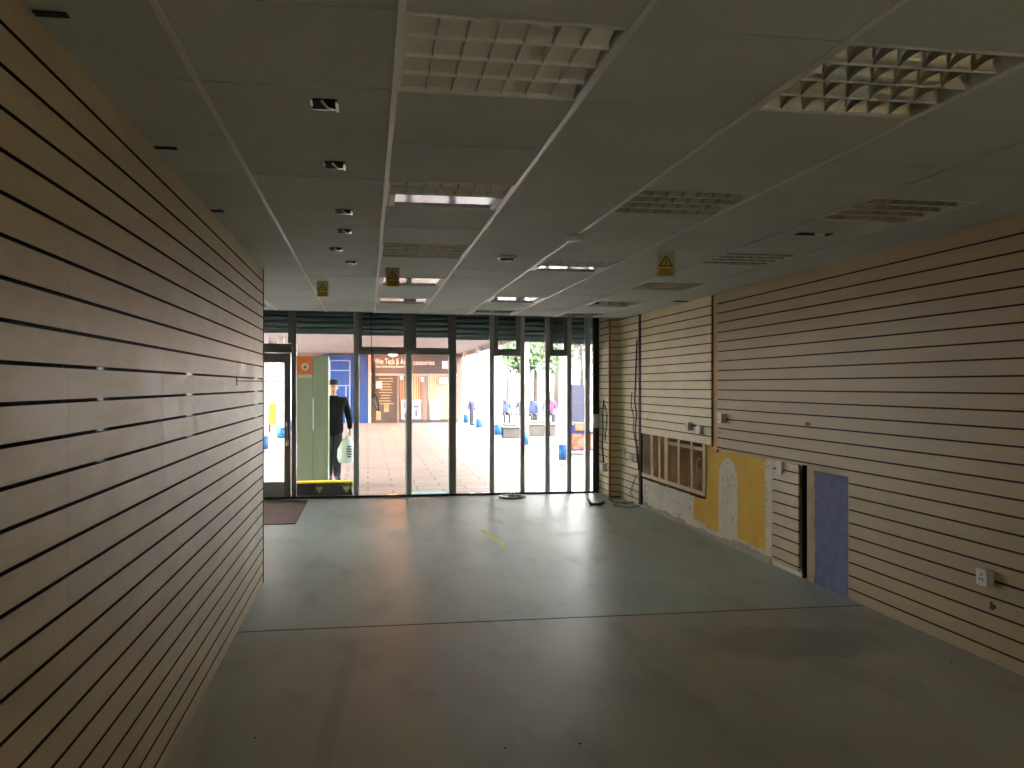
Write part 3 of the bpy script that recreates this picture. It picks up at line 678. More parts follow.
for k, (a, lb) in enumerate(((676, 'white cable running down the stud in the middle of the recess'), (689, 'white cable running down the stud right of the recess middle'))):
    P = [at_x(a+random.uniform(-.7,.7), 452+k*3+s_*6, XR+.05) for s_ in range(6)]; b = MB(); b.tube(P, .006, 6); tag(b.build('stud_cable', [CWHITE]), lb, 'cable')
p = at_x(661.5, 447, XR+.09); b = MB(); b.box(XR+.10, XR+.125, p.y-.03, p.y+.03, p.z-.035, p.z+.03); tag(b.build('pattress_box', [WPLAST], bevel=.003), 'small grey back box fixed on the brown board in the recess', 'back box')
# floor crumbs
for px, py, lb in ((580, 744, 'small dark speck of debris on the near floor, bottom centre'), (505, 748, 'tiny dark crumb on the near floor left of the larger speck'), (951, 663, 'dark chip of debris on the floor near the right slat wall'), (255, 738, 'dark crumb on the floor near the foot of the left slat wall')):
    p = at_z(px, py, 0); b = MB(); b.blob((p.x, p.y, .003), (.006, .005, .004), 1, .3); tag(b.build('debris', [BLACK]), lb, 'debris')

# ================================================================== OUTSIDE
n = NB('paving_slabs'); br = n.N.new('ShaderNodeTexBrick'); mp = n.N.new('ShaderNodeMapping'); n.L.new(n.pos, mp.inputs[0]); mp.inputs['Rotation'].default_value = (0,0,.0); mp.inputs['Scale'].default_value = (1.6,1.6,1.6)
n.L.new(mp.outputs[0], br.inputs['Vector']); br.inputs['Color1'].default_value = rgb(136,120,112); br.inputs['Color2'].default_value = rgb(150,134,126); br.inputs['Mortar'].default_value = rgb(80,68,64)
br.inputs['Scale'].default_value = 1; br.inputs['Mortar Size'].default_value = .022; br.inputs['Brick Width'].default_value = 1.2; br.inputs['Row Height'].default_value = .7
f = n.noise(.7, 5); n.color(n.mix(n.math('MULTIPLY', n.ramp(f, .4, .7), .4), br.outputs[0], rgb(126,112,104))); n.rough(.55); n.bump(br.outputs['Fac'], .2, .002); PAVE = n.m
b = MB(); b.box(-40, 70, YS+.06, 160, -.25, -.005); b.box(-60, XL-.15, -40, YEND-.2, -.25, -.005); struct(b.build('ground', [PAVE], base=False))
CONC = mat('canopy_soffit', rgb(134,128,128), .8, var=.06, vscale=1)
b = MB(); b.box(-3.2, 4.05, YS+.1, 38.6, 2.95, 3.2)
b.box(-3.2, -3.05, YS+.4, 38.6, 2.75, 2.95); b.box(3.95, 4.05, YS+.4, 38.6, 2.8, 2.95)
struct(b.build('canopy', [CONC], base=False))
b = MB(); b.box(-14, 30, YS+.1, YS+.5, 3.3, 9); b.box(-14, XLO-.1, YS, YS+.2, 0, 3.0); b.box(4.0, 30, YS, YS+.2, 0, 3.0)
struct(b.build('wall_building_front', [mat('upper_wall', rgb(180,170,160), .8)], base=False))
b = MB(); b.box(-34, -24, 18, 70, 0, 3.6); tag(b.build('sky_block_building', [mat('brown_side_brick', rgb(104,92,82), .9, var=.2, vscale=2)]), 'low brown building added out of view left of the arcade to block low sky', 'building')  # unseen building, added to block low sky light from the left
# columns
WCOL = mat('white_column', rgb(228,228,228), .5); BLUEB = mat('blue_band', rgb(22,96,156), .5)
def column(x, y, label):
    t = thing('column', label, 'column', (x, y, -.005), 0, 'white canopy columns with blue bands')
    b = MB(); b.lathe([(.115, 0), (.115, 2.955)], n=20); b.build('shaft', [WCOL], t, world=False)
    b = MB(); b.lathe([(.121, .10), (.121, .40)], n=20); b.build('painted_band', [BLUEB], t, world=False)
for y, lb in ((17.35, 'nearest white column with a blue band, seen in the narrow right bay'), (21.95, 'white column with a blue band just behind a mullion, second of the right row'), (26.45, 'white column with a blue band, third of the right row'),
        (31.1, 'white column with a blue band, fourth of the right row'), (35.4, 'farthest white column with a blue band in the right row')): column(3.88, y, lb)
for y, lb in ((21.4, 'nearer white column with blue band seen through the door glass'), (25.7, 'farther white column with blue band seen through the door glass'), (30.1, 'white column with blue band of the left row behind the door jamb')): column(-2.42, y, lb)

# end of the arcade: blue shopfront, dark fascia shop
YE = 38.0
def ex(px, Y=YE): return at_y(px, 400, Y).x
def ez(py, px=400, Y=YE): return at_y(px, py, Y).z
GZ = -.005
b = MB(); b.box(-14, 4.05, YE+.3, YE+.6, 0, 6.5); struct(b.build('wall_arcade_end', [mat('pink_render', rgb(140,118,112), .8)], base=False))
BLUE = mat('blue_cladding', rgb(14,62,132), .5, var=.12, vscale=1.5)
t = thing('blue_hoarding', 'blue panelled shop hoarding at the far end of the arcade', 'hoarding', ((ex(329)+ex(368))/2, YE, 0))
b = MB(); b.box(ex(322), ex(350.5), YE, YE+.3, GZ, ez(355)); b.build('panel', [BLUE], t)
b = MB(); b.box(ex(350.5), ex(368), YE+.1, YE+.3, GZ, ez(355)); b.build('panel', [BLUE], t)
WL = mat('pale_blue_trim', rgb(130,150,190), .5)
for yy in (360.8, 370.6, 385.6):
    b = MB(); b.box(ex(330.5), ex(349.5), YE-.03, YE, ez(yy+.5), ez(yy-.5)); b.build('trim_rail', [WL], t)
for px in (330, 349.8, 346):
    b = MB(); b.box(ex(px)-.025, ex(px)+.025, YE-.035, YE, GZ if px == 346 else ez(421), ez(385 if px == 346 else 361)); b.build('trim_post', [WL], t)
# shop
t = thing('phone_shop', 'shop with a dark lettered fascia and vertical blinds at the end of the arcade', 'shop', ((ex(371)+ex(456))/2, YE, 0))
FASC = mat('fascia_grey', rgb(72,66,70), .5)
b = MB(); b.box(ex(371), ex(457), YE-.12, YE+.25, ez(373.6), ez(354.6)); b.build('fascia', [FASC], t)
b = MB(); b.box(ex(371), ex(457), YE-.02, YE+.25, ez(375.6), ez(373.6)); b.box(ex(368.3), ex(371), YE-.1, YE+.3, GZ, ez(355)); b.build('pilaster', [mat('pinkish_pilaster', rgb(196,160,150), .7)], t)
b = MB(); b.box(ex(371), ex(399), YE+.02, YE+.1, GZ, ez(375.6)); o = b.build('dark_display_window', [mat('brown_window', rgb(74,60,52), .8, var=.2, vscale=1.2)], t)
b = MB()
for k in range(10):
    z = ez(378.5+k*2.8); x0 = ex(378+random.uniform(0, 3)); b.box(x0, ex(390+random.uniform(0, 4)), YE+.015, YE+.02, z-.016, z+.016)
b.build('price_list_lines', [mat('gold_lines', rgb(176,150,100), .5)], o)
b = MB(); b.box(ex(376), ex(382), YE+.01, YE+.02, ez(388.4), ez(381)); b.build('poster', [mat('pink_poster', rgb(232,196,190), .6)], o)
b = MB(); b.box(ex(376), ex(381), YE+.01, YE+.02, ez(420), ez(411)); b.box(ex(384), ex(389), YE+.01, YE+.02, ez(412), ez(403)); b.build('goods', [mat('tan_goods', rgb(170,140,100), .7, var=.4, vscale=5)], o)
b = MB(); b.box(ex(399), ex(456), YE+.2, YE+.25, GZ, ez(375.6)); b.build('interior_back', [mat('warm_interior', rgb(196,144,84), .8, var=.25, vscale=.7)], t)
b = MB(); px = 400.5
while px < 455:
    b.box(ex(px), ex(px)+.045, YE+.10, YE+.115, ez(419), ez(375.7)); px += 2.35 if px < 425 else 1.75
b.build('vertical_blinds', [mat('cream_blind', rgb(196,186,164), .8)], t)
for pa, pb in ((397, 399.4), (404.5, 405.6), (422, 427), (454, 457)):
    b = MB(); b.box(ex(pa), ex(pb), YE-.01, YE+.14, GZ, ez(375.6)); b.build('window_post', [mat('post_taupe', rgb(122,104,96), .6)], t)
b = MB(); b.box(ex(399), ex(457), YE-.02, YE+.14, GZ, ez(420)); b.build('stall_riser', [mat('riser_dark', rgb(66,66,78), .6)], t)
PO = mat('white_poster', rgb(236,236,236), .5); PB = mat('light_blue_sticker', rgb(130,186,214), .5); PD = mat('poster_dark', rgb(90,84,110), .5)
for pa, pb, ya, yb, m_ in ((401.5, 409, 400, 419, PO), (412, 421, 400, 419, PO), (430, 440, 401, 419.5, PO), (439, 449, 377.5, 383.5, PB), (400, 403, 376, 380, PB), (420.5, 424, 377, 382, PB)):
    b = MB(); b.box(ex(pa), ex(pb), YE-.025, YE-.012, ez(yb), ez(ya)); o = b.build('poster', [m_], t)
for pa, pb, ya, yb in ((403.5, 405.5, 402, 408), (413.5, 419, 405.5, 408), (415, 417.5, 410, 417), (404, 407, 412, 418)):
    b = MB(); b.box(ex(pa), ex(pb), YE-.032, YE-.026, ez(yb), ez(ya)); b.build('poster_picture', [PD], t)
def text(s, size, x, y, z, m, parent, w=None):
    cu = bpy.data.curves.new('t', 'FONT'); cu.body = s; cu.size = size; cu.extrude = .01; cu.align_x = 'LEFT'
    o = bpy.data.objects.new('t', cu); COL.objects.link(o); bpy.context.view_layer.update()
    me = bpy.data.meshes.new_from_object(o.evaluated_get(bpy.context.evaluated_depsgraph_get())); bpy.data.objects.remove(o)
    xs = [v.co.x for v in me.vertices]; k = (w/(max(xs)-min(xs))) if w else 1
    for v in me.vertices: v.co = Vector((v.co.x*k, -v.co.z, v.co.y))
    me.materials.append(m); ob = bpy.data.objects.new('sign_lettering', me); COL.objects.link(ob); ob.parent = parent
    ob.location = Vector((x, y, z)) - Vector(parent.location); return ob
LET = mat('white_letters', rgb(245,240,235), .5)
text('Wm Teck & Ac', .34, ex(374.5), YE-.14, ez(364.3), LET, t, ex(405.5)-ex(374.5))
text('cessories', .30, ex(413), YE-.14, ez(364.8), LET, t, ex(434)-ex(413))
text('Sales Unlocking Repairs', .13, ex(374.5), YE-.14, ez(367.6), LET, t, ex(405)-ex(374.5))
b = MB()
for i in range(2):
    for j in range(2):
        cx, cz = ex(443.6)+i*.165, ez(366.6)+j*.165; s_ = .072; q = .03
        b.box(cx-s_, cx+s_, YE-.15, YE-.12, cz+q, cz+s_); b.box(cx-s_, cx+s_, YE-.15, YE-.12, cz-s_, cz-q); b.box(cx-s_, cx-q, YE-.15, YE-.12, cz-q, cz+q); b.box(cx+q, cx+s_, YE-.15, YE-.12, cz-q, cz+q)
b.build('emblem', [LET], t)
# orange soffit lamp before the fascia
p = at_y(393, 354.8, 35.6)
t = thing('soffit_lamp', 'glowing orange bulkhead lamp under the arcade soffit before the lettered shop', 'lamp', (p.x, 35.6, 2.95))
b = MB(); b.lathe([(.2, 0), (.2, -.04), (.17, -.05)]); b.build('base', [BLACK], t, world=False)
b = MB(); b.lathe([(.18, -.05), (.2, -.10), (.16, -.17), (.06, -.2)]); b.build('globe', [mat('orange_glow', rgb(255,190,120), .5, emit=(1,.42,.12,1), estr=30)], t, world=False)
lt = bpy.data.lights.new('lamp_light', 'POINT'); lt.energy = 230; lt.color = (1, .32, .08); lt.shadow_soft_size = .15
lo = bpy.data.objects.new('lamp_light', lt); COL.objects.link(lo); lo.location = (p.x, 35.6, 2.62)

# green cabinet with orange sign, left bay
YG = 14.35
gx0, gx1 = at_y(296, 400, YG).x, at_y(328.6, 400, YG).x; gz = at_y(312, 355.8, YG).z; gm = at_y(312.4, 400, YG).x
GREEN = mat('pale_green_paint', rgb(136,154,126), .55, var=.1, vscale=2.5, stretch=(4,1,.4))
t = thing('green_cabinet', 'tall pale green cabinet outside the glass in the left bay', 'cabinet', ((gx0+gx1)/2, YG, 0))
b = MB(); b.box(gx0-.02, gx1, YG+.02, YG+.30, GZ, gz); b.build('body', [GREEN], t, bevel=.006)
b = MB(); b.box(gx0-.02, gm-.004, YG, YG+.02, .04, gz-.01); o = b.build('door', [GREEN], t, bevel=.004)
b = MB(); b.box(gm+.004, gx1-.004, YG, YG+.02, .04, gz-.01); o2 = b.build('door', [GREEN], t, bevel=.004)
b = MB(); zt_, zb_ = at_y(312, 398, YG).z, at_y(312, 430, YG).z; b.box(gm+.004, gm+.022, YG-.02, YG, zb_, zt_); b.build('door_handle', [WHITEM], o2)
b = MB(); b.box(gx0+.0, gx0+.018, YG-.006, YG, .25, at_y(297, 377, YG).z); b.build('pale_edge_strip', [WHITEM], t)
b = MB(); b.lathe([(.012, 0), (.012, .01)], (gm+.015, YG-.01, .26), 10); b.build('red_mark', [RED], t)
t = thing('orange_sign', 'square orange notice with a pale round emblem on the green cabinet', 'sign', (at_y(304, 365, YG).x, YG-.012, at_y(304, 374.4, YG).z))
b = MB(); sx0, sx1, sz0, sz1 = at_y(297, 365, YG).x, at_y(312, 365, YG).x, at_y(304, 374.4, YG).z, at_y(304, 356.2, YG).z
b.box(sx0, sx1, YG-.012, YG, sz0, sz1); b.build('board', [mat('orange_board', rgb(196,104,30), .55, var=.1)], t)
cx, cz = (sx0+sx1)/2+.01, sz0+(sz1-sz0)*.42; b = MB()
b.prism([(cx+.06*math.cos(a*PI/12), YG-.012, cz+.06*math.sin(a*PI/12)) for a in range(24)], (0,-.003,0)); b.build('emblem_disc', [mat('pale_grey_disc', rgb(176,176,150), .6)], t)
b = MB(); b.prism([(cx+x, YG-.015, cz+z) for x, z in ((-.03,-.025),(.03,-.025),(0,.035))], (0,-.002,0)); b.build('emblem_mark', [mat('dark_green_mark', rgb(70,84,60), .6)], t)
b = MB(); b.box(sx0, sx1, YG-.010, YG, sz0-.055, sz0-.003); b.build('caption_strip', [mat('pale_caption', rgb(170,176,150), .6)], t)

# black and yellow crate strip behind the left bay glass
YC = 12.95
cx0, cx1 = at_y(296.5, 490, YC).x, at_y(352.6, 490, YC).x
t = thing('flood_barrier', 'low black box with yellow top edge and yellow latches outside the left bay', 'barrier', ((cx0+cx1)/2, YC, 0))
zt_ = at_y(320, 483.3, YC).z
b = MB(); b.box(cx0, cx1, YC, YC+.16, GZ, zt_); b.build('body', [BLACK], t, bevel=.006)
b = MB(); b.box(cx0, cx1, YC-.004, YC+.166, zt_, zt_+.024); b.build('lid', [YEL], t, bevel=.003)
for px in (319.5, 346.5):
    x = at_y(px, 490, YC).x; b = MB(); b.box(x-.045, x+.045, YC-.016, YC, zt_-.09, zt_-.05); b.box(x-.02, x+.02, YC-.02, YC, zt_-.13, zt_-.09); b.build('latch', [mat('olive_yellow', rgb(150,140,30), .5)], t, bevel=.003)
b = MB(); b.box(cx1-.012, cx1-.002, YC-.006, YC, .06, .14); b.build('edge_label', [WPLAST], t)
t_ = tag(MB().box(spx(413), spx(447), YS+.09, YS+.28, GZ, .022).build('teal_strip', [mat('teal_plastic', rgb(110,196,200), .5)]), 'flat teal strip on the ground just outside the glass in the middle', 'strip')
# planter, bench etc. outside right
STONE = mat('planter_stone', rgb(92,88,84), .8, var=.25, vscale=2)
def planter(pa, pb, py, d, hgt, label, dep=1.6):
    Yp = at_z(pa, py, 0).y; x0, x1 = at_y(pa, py, Yp).x, at_y(pb, py, Yp).x
    t = thing('planter', label, 'planter', ((x0+x1)/2, Yp, 0))
    b = MB(); b.box(x0, x1, Yp, Yp+dep, GZ, hgt); b.build('wall', [STONE], t, bevel=.02)
    b = MB(); b.box(x0-.04, x1+.04, Yp-.04, Yp+dep+.04, hgt, hgt+.06); b.build('coping', [mat('coping_stone', rgb(120,116,110), .8)], t, bevel=.01)
    b = MB(); b.box(x0+.1, x1-.1, Yp+.1, Yp+dep-.1, hgt+.06, hgt+.09); b.build('soil', [mat('soil', rgb(70,56,44), .9)], t)
    return Yp, x0, x1
planter(503, 521, 438, 0, .3, 'low stone planter wall in the plaza seen in the narrow door bay')
planter(529, 556, 436, 0, .34, 'wider low stone planter wall in the plaza further right')
# tree
LEAF = mat('leaf_green', rgb(62,84,46), .6, var=.35, vscale=1.5); BARK = mat('bark', rgb(84,76,70), .9, var=.3, vscale=6)
def tree(x, y, h, r, label, n=900, th=.12, base_z=2.2):
    t = thing('tree', label, 'tree', (x, y, 0), 0, 'trees in the plaza')
    b = MB(); b.tube([(0,0,0), (.05,.02,h*.3), (-.05,0,h*.55), (.04,0,h*.85)], [th, th*.8, th*.6, th*.25], 8)
    for k in range(7):
        a = random.uniform(0, 6.28); z = random.uniform(.35, .7)*h; e = Vector((r*.75*math.cos(a), r*.75*math.sin(a), min(h, z+r*.5)))
        b.tube([(0, 0, z), e*.5+Vector((0,0,z*.55)), e], [th*.4, th*.28, th*.1], 6)
    b.build('trunk', [BARK], t, world=False)
    b = MB()
    cl = [(Vector((random.uniform(-1,1)*r*.7, random.uniform(-1,1)*r*.7, random.uniform(base_z+.3, h))), random.uniform(.35,.6)*r) for _ in range(16)]
    for k in range(n):
        c_, rr = random.choice(cl); d = Vector((random.gauss(0,1), random.gauss(0,1), random.gauss(0,1))).normalized()*rr*random.uniform(.5, 1); p = c_+d
        u = Vector((random.gauss(0,1), random.gauss(0,1), random.gauss(0,1))).normalized(); v = u.orthogonal().normalized(); s_ = random.uniform(.09, .17)
        b.face([p-u*s_, p+v*s_*.6, p+u*s_, p-v*s_*.6])
    b.build('foliage', [LEAF], t, world=False)
def place_tree(px, py, h, r, lb, n=900, th=.12, bz=2.2): p = at_z(px, py, 0); tree(p.x, p.y, h, r, lb, n, th, bz)
place_tree(535, 422, 7.5, 1.7, 'leafy tree beyond the low planters, in the bay right of the door bay', 3200, .11, 2.3)
place_tree(581, 412.5, 8, 2.5, 'bushy tree behind the tall grey-blue board at the far right', 3200, .13, 2.0)
place_tree(507, 404, 9, 3.0, 'slender far tree in the plaza behind the narrow door bay', 2200, .12, 2.6)
place_tree(556, 409, 9, 2.2, 'tree with a thick pale trunk by the nearest blue-banded column', 2400, .2, 3.4)
# stall at far right
Yst = 19.6
t = thing('market_stall', 'market stall counter with a colourful printed front and blue edges at far right', 'stall', (at_y(578, 440, Yst).x, Yst, 0))
xa, xb = at_y(568, 440, Yst).x, at_y(592, 440, Yst).x
z1, z0 = at_y(578, 431.5, Yst).z, at_y(578, 450, Yst).z
b = MB(); b.box(xa, xb, Yst, Yst+.8, z0, z1); b.build('counter', [mat('stall_print', rgb(136,122,102), .6, vscale=7, col2=rgb(128,50,34))], t)
b = MB(); b.box(xa-.01, xb+.01, Yst-.012, Yst+.81, z0-.02, z0+.02); b.box(xa-.01, xb+.01, Yst-.012, Yst+.81, z1-.05, z1); b.build('blue_edge', [mat('stall_blue', rgb(30,34,96), .5)], t)
for x in (xa+.05, xb-.05):
    for y in (Yst+.05, Yst+.75): b = MB(); b.tube([(x, y, GZ), (x, y, z0)], .02, 8); b.build('leg', [ALUD], t)
b = MB(); zz = at_y(578, 424, Yst).z; b.box(at_y(571.5, 440, Yst).x, at_y(575.5, 440, Yst).x, Yst+.1, Yst+.4, z1, zz-.02); tag(b.build('stock_box', [mat('box_blue', rgb(28,40,120), .5)], bevel=.01), 'small blue box standing on the market stall counter', 'box')
b = MB(); b.box(at_y(576, 440, Yst).x, at_y(584.5, 440, Yst).x, Yst+.1, Yst+.5, z1, at_y(578, 423, Yst).z); tag(b.build('stock_crate', [mat('crate_print', rgb(140,124,102), .6, vscale=9, col2=rgb(136,84,46))], bevel=.01), 'pale orange box on the market stall counter, right of the blue one', 'box')
p0, p1 = at_y(571, 384.5, 21), at_y(586.5, 384.5, 21)
t = thing('display_board', 'tall plain grey-blue display board standing behind the market stall', 'board', ((p0.x+p1.x)/2, 21, 0))
b = MB(); b.box(p0.x-.05, p1.x+.05, 21, 21.05, .3, p0.z); b.build('panel', [mat('grey_blue_panel', rgb(66,70,94), .6)], t)
for x in (p0.x, p1.x): b = MB(); b.box(x-.03, x+.03, 20.98, 21.1, GZ, .3); b.build('leg', [ALUD], t)
# yellow stall seen through the door
Yy = 31
xa, xb = at_y(268, 410, Yy).x, at_y(278, 410, Yy).x
t = thing('yellow_kiosk', 'small yellow kiosk front far off between the columns in the door glass', 'kiosk', ((xa+xb)/2, Yy, 0))
b = MB(); b.box(xa, xb, Yy, Yy+.8, .25, at_y(272, 404, Yy).z); b.build('counter', [mat('kiosk_yellow', rgb(170,124,16), .5)], t)
b = MB(); b.box(xa, xb, Yy+.5, Yy+.8, at_y(272, 404, Yy).z, at_y(272, 381, Yy).z); b.build('back_panel', [mat('kiosk_grey', rgb(190,184,190), .6)], t)
b = MB(); b.box(xa, xb, Yy+.1, Yy+.8, at_y(272, 381, Yy).z, at_y(272, 364, Yy).z); b.build('header', [mat('kiosk_cream', rgb(216,180,120), .6)], t)
for x in (xa+.05, xb-.05): b = MB(); b.box(x-.03, x+.03, Yy+.05, Yy+.1, GZ, .25); b.build('leg', [BLACK], t)
# far buildings of the plaza
b = MB(); b.box(4.6, 46, 92, 104, 0, 9)
far = tag(b.build('plaza_building', [mat('pale_render', rgb(222,216,210), .8)]), 'pale washed out building across the open plaza', 'building')
for i in range(12):
    for j in range(2): b = MB(); x = 7+i*3.1; b.box(x, x+1.5, 91.94, 92, 1.4+j*3.4, 3.4+j*3.4); b.build('window', [mat('far_window', rgb(130,140,150), .3)], far)

# ------------------------------------------------------------------ people
def skin_obj(name, chain, mats, parent, sub=2, root=0):
    """chain: list of (co, radius, parent_index)"""
    me = bpy.data.meshes.new(name); me.from_pydata([c[0] for c in chain], [(i, c[2]) for i, c in enumerate(chain) if c[2] is not None], [])
    o = bpy.data.objects.new(name, me); COL.objects.link(o); o.parent = parent
    o.modifiers.new('skin', 'SKIN'); sv = me.skin_vertices[0].data
    for i, c in enumerate(chain):
        r = c[1]; sv[i].radius = r if isinstance(r, tuple) else (r, r); sv[i].use_root = (i == root)
    s = o.modifiers.new('sub', 'SUBSURF'); s.levels = sub; s.render_levels = sub
    dg = bpy.context.evaluated_depsgraph_get(); bpy.context.view_layer.update(); dg = bpy.context.evaluated_depsgraph_get()
    me2 = bpy.data.meshes.new_from_object(o.evaluated_get(dg)); o.modifiers.clear(); o.data = me2
    me2.materials.clear()
    for m_ in mats: me2.materials.append(m_)
    for p_ in me2.polygons: p_.use_smooth = True
    return o
SKINM = mat('skin', rgb(196,150,126), .55)
def head(parent, c, s, hair, cap=None):
    b = MB(); b.blob(c, (.074*s, .092*s, .112*s), 3)
    for v in b.bm.verts:
        if v.co.z < c[2]-.03*s: k = 1-.28*min(1, (c[2]-.03*s-v.co.z)/(.08*s)); v.co.x = c[0]+(v.co.x-c[0])*k
    b.blob((c[0], c[1]-.098*s, c[2]-.012*s), (.014*s, .022*s, .026*s), 2)                       # nose
    for sx in (-1, 1): b.blob((c[0]+sx*.076*s, c[1]+.005*s, c[2]-.005*s), (.012*s, .022*s, .032*s), 2)   # ears
    o = b.build('head', [SKINM], parent, world=False)
    b = MB()
    for sx in (-1, 1): b.blob((c[0]+sx*.030*s, c[1]-.082*s, c[2]+.012*s), (.012*s, .010*s, .007*s), 1)
    b.blob((c[0], c[1]-.086*s, c[2]-.052*s), (.022*s, .008*s, .006*s), 1); b.build('eyes_and_mouth', [mat('face_dark', rgb(70,40,36), .6)], o, world=False)
    b = MB(); b.blob((c[0], c[1]+.014*s, c[2]+.032*s), (.082*s, .094*s, .098*s), 3)
    for v in list(b.bm.verts):
        if v.co.y < c[1]-.03*s and v.co.z < c[2]+.05*s: v.co.y = c[1]-.03*s
    b.build('hair', [hair], o, world=False)
    if cap:
        b = MB(); b.lathe([(.094*s, .045*s), (.100*s, .07*s), (.086*s, .118*s), (.04*s, .136*s), (.005, .138*s)], c, 20)
        b.prism([(c[0]+.08*s*math.cos(a), c[1]-.06*s-.085*s*math.sin(a), c[2]+.045*s) for a in [PI*k/8 for k in range(9)]], (0,0,.008)); b.build('cap', [cap], o, world=False)
    return o
def person(x, y, label, hgt=1.66, coat=None, trousers=None, rz=0, cap=None, bag=False, seated=False, hair=None, z0=0):
    s = hgt/1.7
    t = thing('person', label, 'person', (x, y, z0), rz)
    V = lambda a, b_, c_: (a*s, b_*s, c_*s)
    if seated: # hips at .48, thighs forward (-y)
        K = [V(0,.05,.50), V(0,.05,.72), V(0,.03,.98), V(0,.01,1.12)]
        legs = lambda sx: [(V(sx*.09,.0,.50), .085*s), (V(sx*.11,-.40,.50), .062*s), (V(sx*.11,-.42,.10), .045*s), (V(sx*.11,-.55,.05), .035*s)]
        hz = 1.26; hy = -.01; sh = 1.0
    else:
        K = [V(0,0,.93), V(0,.0,1.12), V(0,.0,1.36), V(0,0,1.47)]
        legs = lambda sx: [(V(sx*.075,0,.84), .100*s), (V(sx*.072,-.01,.49), .084*s), (V(sx*.070,.01,.10), .072*s), (V(sx*.08,-.10,.05), .040*s)]
        hz = 1.585; hy = -.01; sh = 1.40
    body = [(K[0], .12*s, None)]
    lg = []
    for sx in (-1, 1):
        pi = 0
        for co, r in legs(sx): body.append((co, r, pi)); pi = len(body)-1
    pi = 0
    for co, r in zip(K[1:], (.12*s, .13*s, .055*s)): body.append((co, r, pi)); pi = len(body)-1
    body.append((V(0, hy, hz-.06), .05*s, pi))
    bo = skin_obj('body', body, [trousers, SKINM], t)
    for p_ in bo.data.polygons:
        if p_.center.z > K[3][2]-.05*s: p_.material_index = 1
    head(t, V(0, hy, hz), s, hair or mat('hair_dark', rgb(40,32,28), .8), cap)
    # coat: torso + sleeves as one garment
    jk = [((K[0][0], K[0][1], K[0][2]-(.0 if seated else .20*s)), (.20*s, .145*s), None), (K[1], (.185*s, .135*s), 0), ((0, K[2][1], K[2][2]-.06*s), (.205*s, .14*s), 1), ((0, K[2][1], sh*s+.01*s), (.12*s, .10*s), 2), (K[3], .07*s, 3)]
    hands = []
    for sx in (-1, 1):
        a = [V(sx*.19, K[2][1]/s, sh-.03), V(sx*.265, .02, sh-.30), V(sx*.285, -.05 if not seated else -.22, sh-.53)]
        pi = 2
        for co, r in zip(a, (.075*s, .062*s, .045*s)): jk.append((co, r, pi)); pi = len(jk)-1
        hands.append(Vector(a[-1]))
    skin_obj('coat', jk, [coat], t)
    for sx, hnd in zip((-1, 1), hands):
        ch = [(hnd+Vector((0,0,.02)), .022*s, None), (hnd+Vector((0,-.005,-.05*s)), (.036*s, .018*s), 0)]
        for k in range(4):
            bx = hnd+Vector(((k-1.5)*.018*s*0, (k-1.5)*.019*s-.005, -.09*s)); L_ = (.036, .042, .040, .030)[k]*s
            ch.append((bx, .0095*s, 1)); ch.append((bx+Vector((-sx*.010*s, 0, -L_*.6)), .0088*s, len(ch)-1)); ch.append((bx+Vector((-sx*.030*s, 0, -L_)), .0078*s, len(ch)-1))
        ch.append((hnd+Vector((-sx*.012*s, -.035*s, -.055*s)), .0105*s, 1)); ch.append((hnd+Vector((-sx*.02*s, -.045*s, -.09*s)), .009*s, len(ch)-1))
        skin_obj('hand', ch, [SKINM], t, 1)
    for sx in (-1, 1):
        f = legs(sx)[-1][0]; b = MB(); b.blob((f[0], f[1]+.02*s, .05*s), (.052*s, .14*s, .05*s), 2); b.build('shoe', [BLACK], t, world=False)
    return t, hands
BCOAT = mat('black_coat', rgb(14,16,21), .95, var=.2, vscale=8, spec=.15); NAVY = mat('dark_trousers', rgb(44,48,60), .85)
p = at_z(335.5, 480.5, 0)
who, hands = person(p.x-.04, p.y, 'person in black coat and dark cap with plastic bag, half behind the green cabinet', 1.66, BCOAT, NAVY, .12, mat('dark_cap', rgb(44,44,48), .8), hair=mat('hair_grey', rgb(90,84,80), .8))
# plastic bag held in the hand on our right
hw = Vector((p.x-.04, p.y, 0)) + Matrix.Rotation(.12, 3, 'Z') @ hands[1]
bag = thing('plastic_bag', 'full pale plastic carrier bag with blue printed lines held by the person', 'bag', (hw.x-.05, hw.y-.03, hw.z-.555))
b = MB(); rings = []
for z, rx, ry in ((0, .09, .05), (.02, .125, .07), (.10, .15, .085), (.23, .15, .08), (.33, .115, .05), (.40, .06, .022), (.46, .018, .012)):
    rings.append([b.bm.verts.new((rx*math.cos(a)*(1+.06*math.sin(3*a+z*20)) - .03*(1-z/.5) , ry*math.sin(a)*(1+.08*math.cos(4*a+z*15)), z)) for a in [2*PI*k/20 for k in range(20)]])
for r1, r2 in zip(rings, rings[1:]):
    for k in range(20): f = b.bm.faces.new((r1[k], r1[(k+1)%20], r2[(k+1)%20], r2[k])); f.smooth = True
b.bm.faces.new(rings[0][::-1]); b.bm.faces.new(rings[-1])
b.build('bag_body', [mat('pale_bag', rgb(214,232,222), .45)], bag, world=False)
b = MB(); b.tube([(0,0,.45), (-.02,-.02,.50), (.02,.0,.54)], .008, 6); b.tube([(0,0,.45), (.03,.02,.50), (.03,.01,.54)], .008, 6); b.build('handles', [MATS['pale_bag']], bag, world=False)
b = MB()
for k, w in enumerate((.07, .08, .075, .085, .07)): b.box(.035-w/2, .035+w/2, -.094, -.078, .10+k*.042, .118+k*.042)
b.build('printed_lines', [mat('bag_print', rgb(50,60,110), .5)], bag, world=False)
p = at_z(471.5, 425.5, 0)
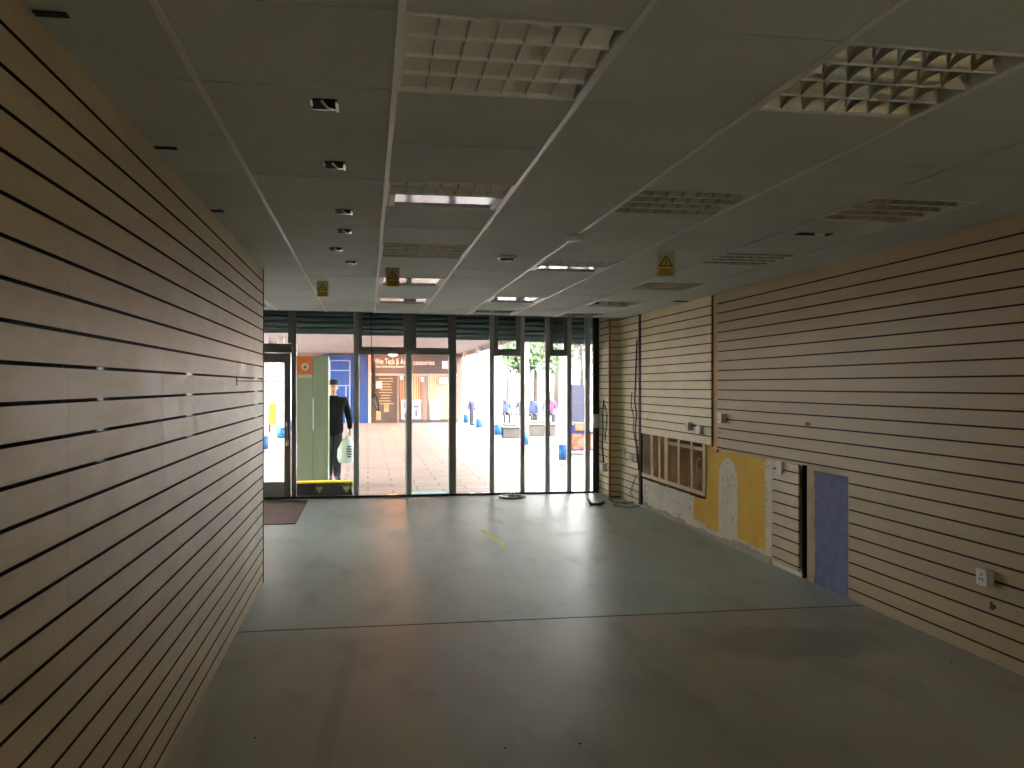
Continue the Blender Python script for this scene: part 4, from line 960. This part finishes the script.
person(p.x, p.y, 'small figure in a navy coat walking in the bright arcade beside the far columns', 1.15, mat('navy_coat', rgb(50,52,84), .8), NAVY, .8)
def bench(x, y, w, label):
    t = thing('bench', label, 'bench', (x, y, 0)); b = MB(); b.box(-w/2, w/2, -.2, .2, .40, .45); b.build('seat', [STONE], t, world=False, bevel=.01)
    for sx in (-1, 1): b = MB(); b.box(sx*w*.4-.06, sx*w*.4+.06, -.16, .16, GZ, .40); b.build('leg', [STONE], t, world=False)
p1 = at_y(514, 400, 34.5); bench(p1.x, 34.6, 1.3, 'stone bench with two seated people in the plaza, left one')
person(p1.x-.36, 34.6, 'seated person in a blue jacket, left one of the pair on the far bench', 1.6, mat('blue_jacket', rgb(70,84,140), .8), NAVY, .1, seated=True)
person(p1.x+.36, 34.62, 'seated person in a slate jacket, right one of the pair on the far bench', 1.6, mat('slate_jacket', rgb(70,74,96), .8), NAVY, -.1, seated=True)
p2 = at_y(541, 400, 33.5); bench(p2.x, 33.6, 1.3, 'stone bench with the pink-coated person in the plaza, right one')
person(p2.x-.36, 33.6, 'seated person in a dark blue jacket beside the pink-coated person', 1.6, mat('blue_jacket2', rgb(50,60,110), .8), NAVY, .1, seated=True)
person(p2.x+.36, 33.6, 'seated person in a bright pink coat on the far right bench', 1.65, mat('pink_coat', rgb(226,50,100), .8), NAVY, -.1, seated=True)

# ------------------------------------------------------------------ light
w = bpy.data.worlds.new('overcast'); SC.world = w; w.use_nodes = True; N = w.node_tree.nodes; L = w.node_tree.links
bg = N['Background']; tc = N.new('ShaderNodeTexCoord'); sp_ = N.new('ShaderNodeSeparateXYZ'); L.new(tc.outputs['Generated'], sp_.inputs[0])
rp = N.new('ShaderNodeValToRGB'); rp.color_ramp.elements[0].position = 0; rp.color_ramp.elements[0].color = (1,.985,.95,1); rp.color_ramp.elements[1].position = .8; rp.color_ramp.elements[1].color = (.96,.975,1,1)
L.new(sp_.outputs['Z'], rp.inputs[0]); L.new(rp.outputs[0], bg.inputs[0]); bg.inputs[1].default_value = 18.0

SC.view_settings.view_transform = 'Standard'; SC.view_settings.look = 'None'; SC.view_settings.gamma = 1; SC.view_settings.use_curve_mapping = False
SC.view_settings.exposure = 0.48
cy = SC.cycles; cy.max_bounces = 14; cy.diffuse_bounces = 8; cy.glossy_bounces = 6; cy.transparent_max_bounces = 12; cy.transmission_bounces = 4
cy.use_denoising = True; cy.sample_clamp_indirect = 12; cy.caustics_reflective = True; cy.caustics_refractive = False
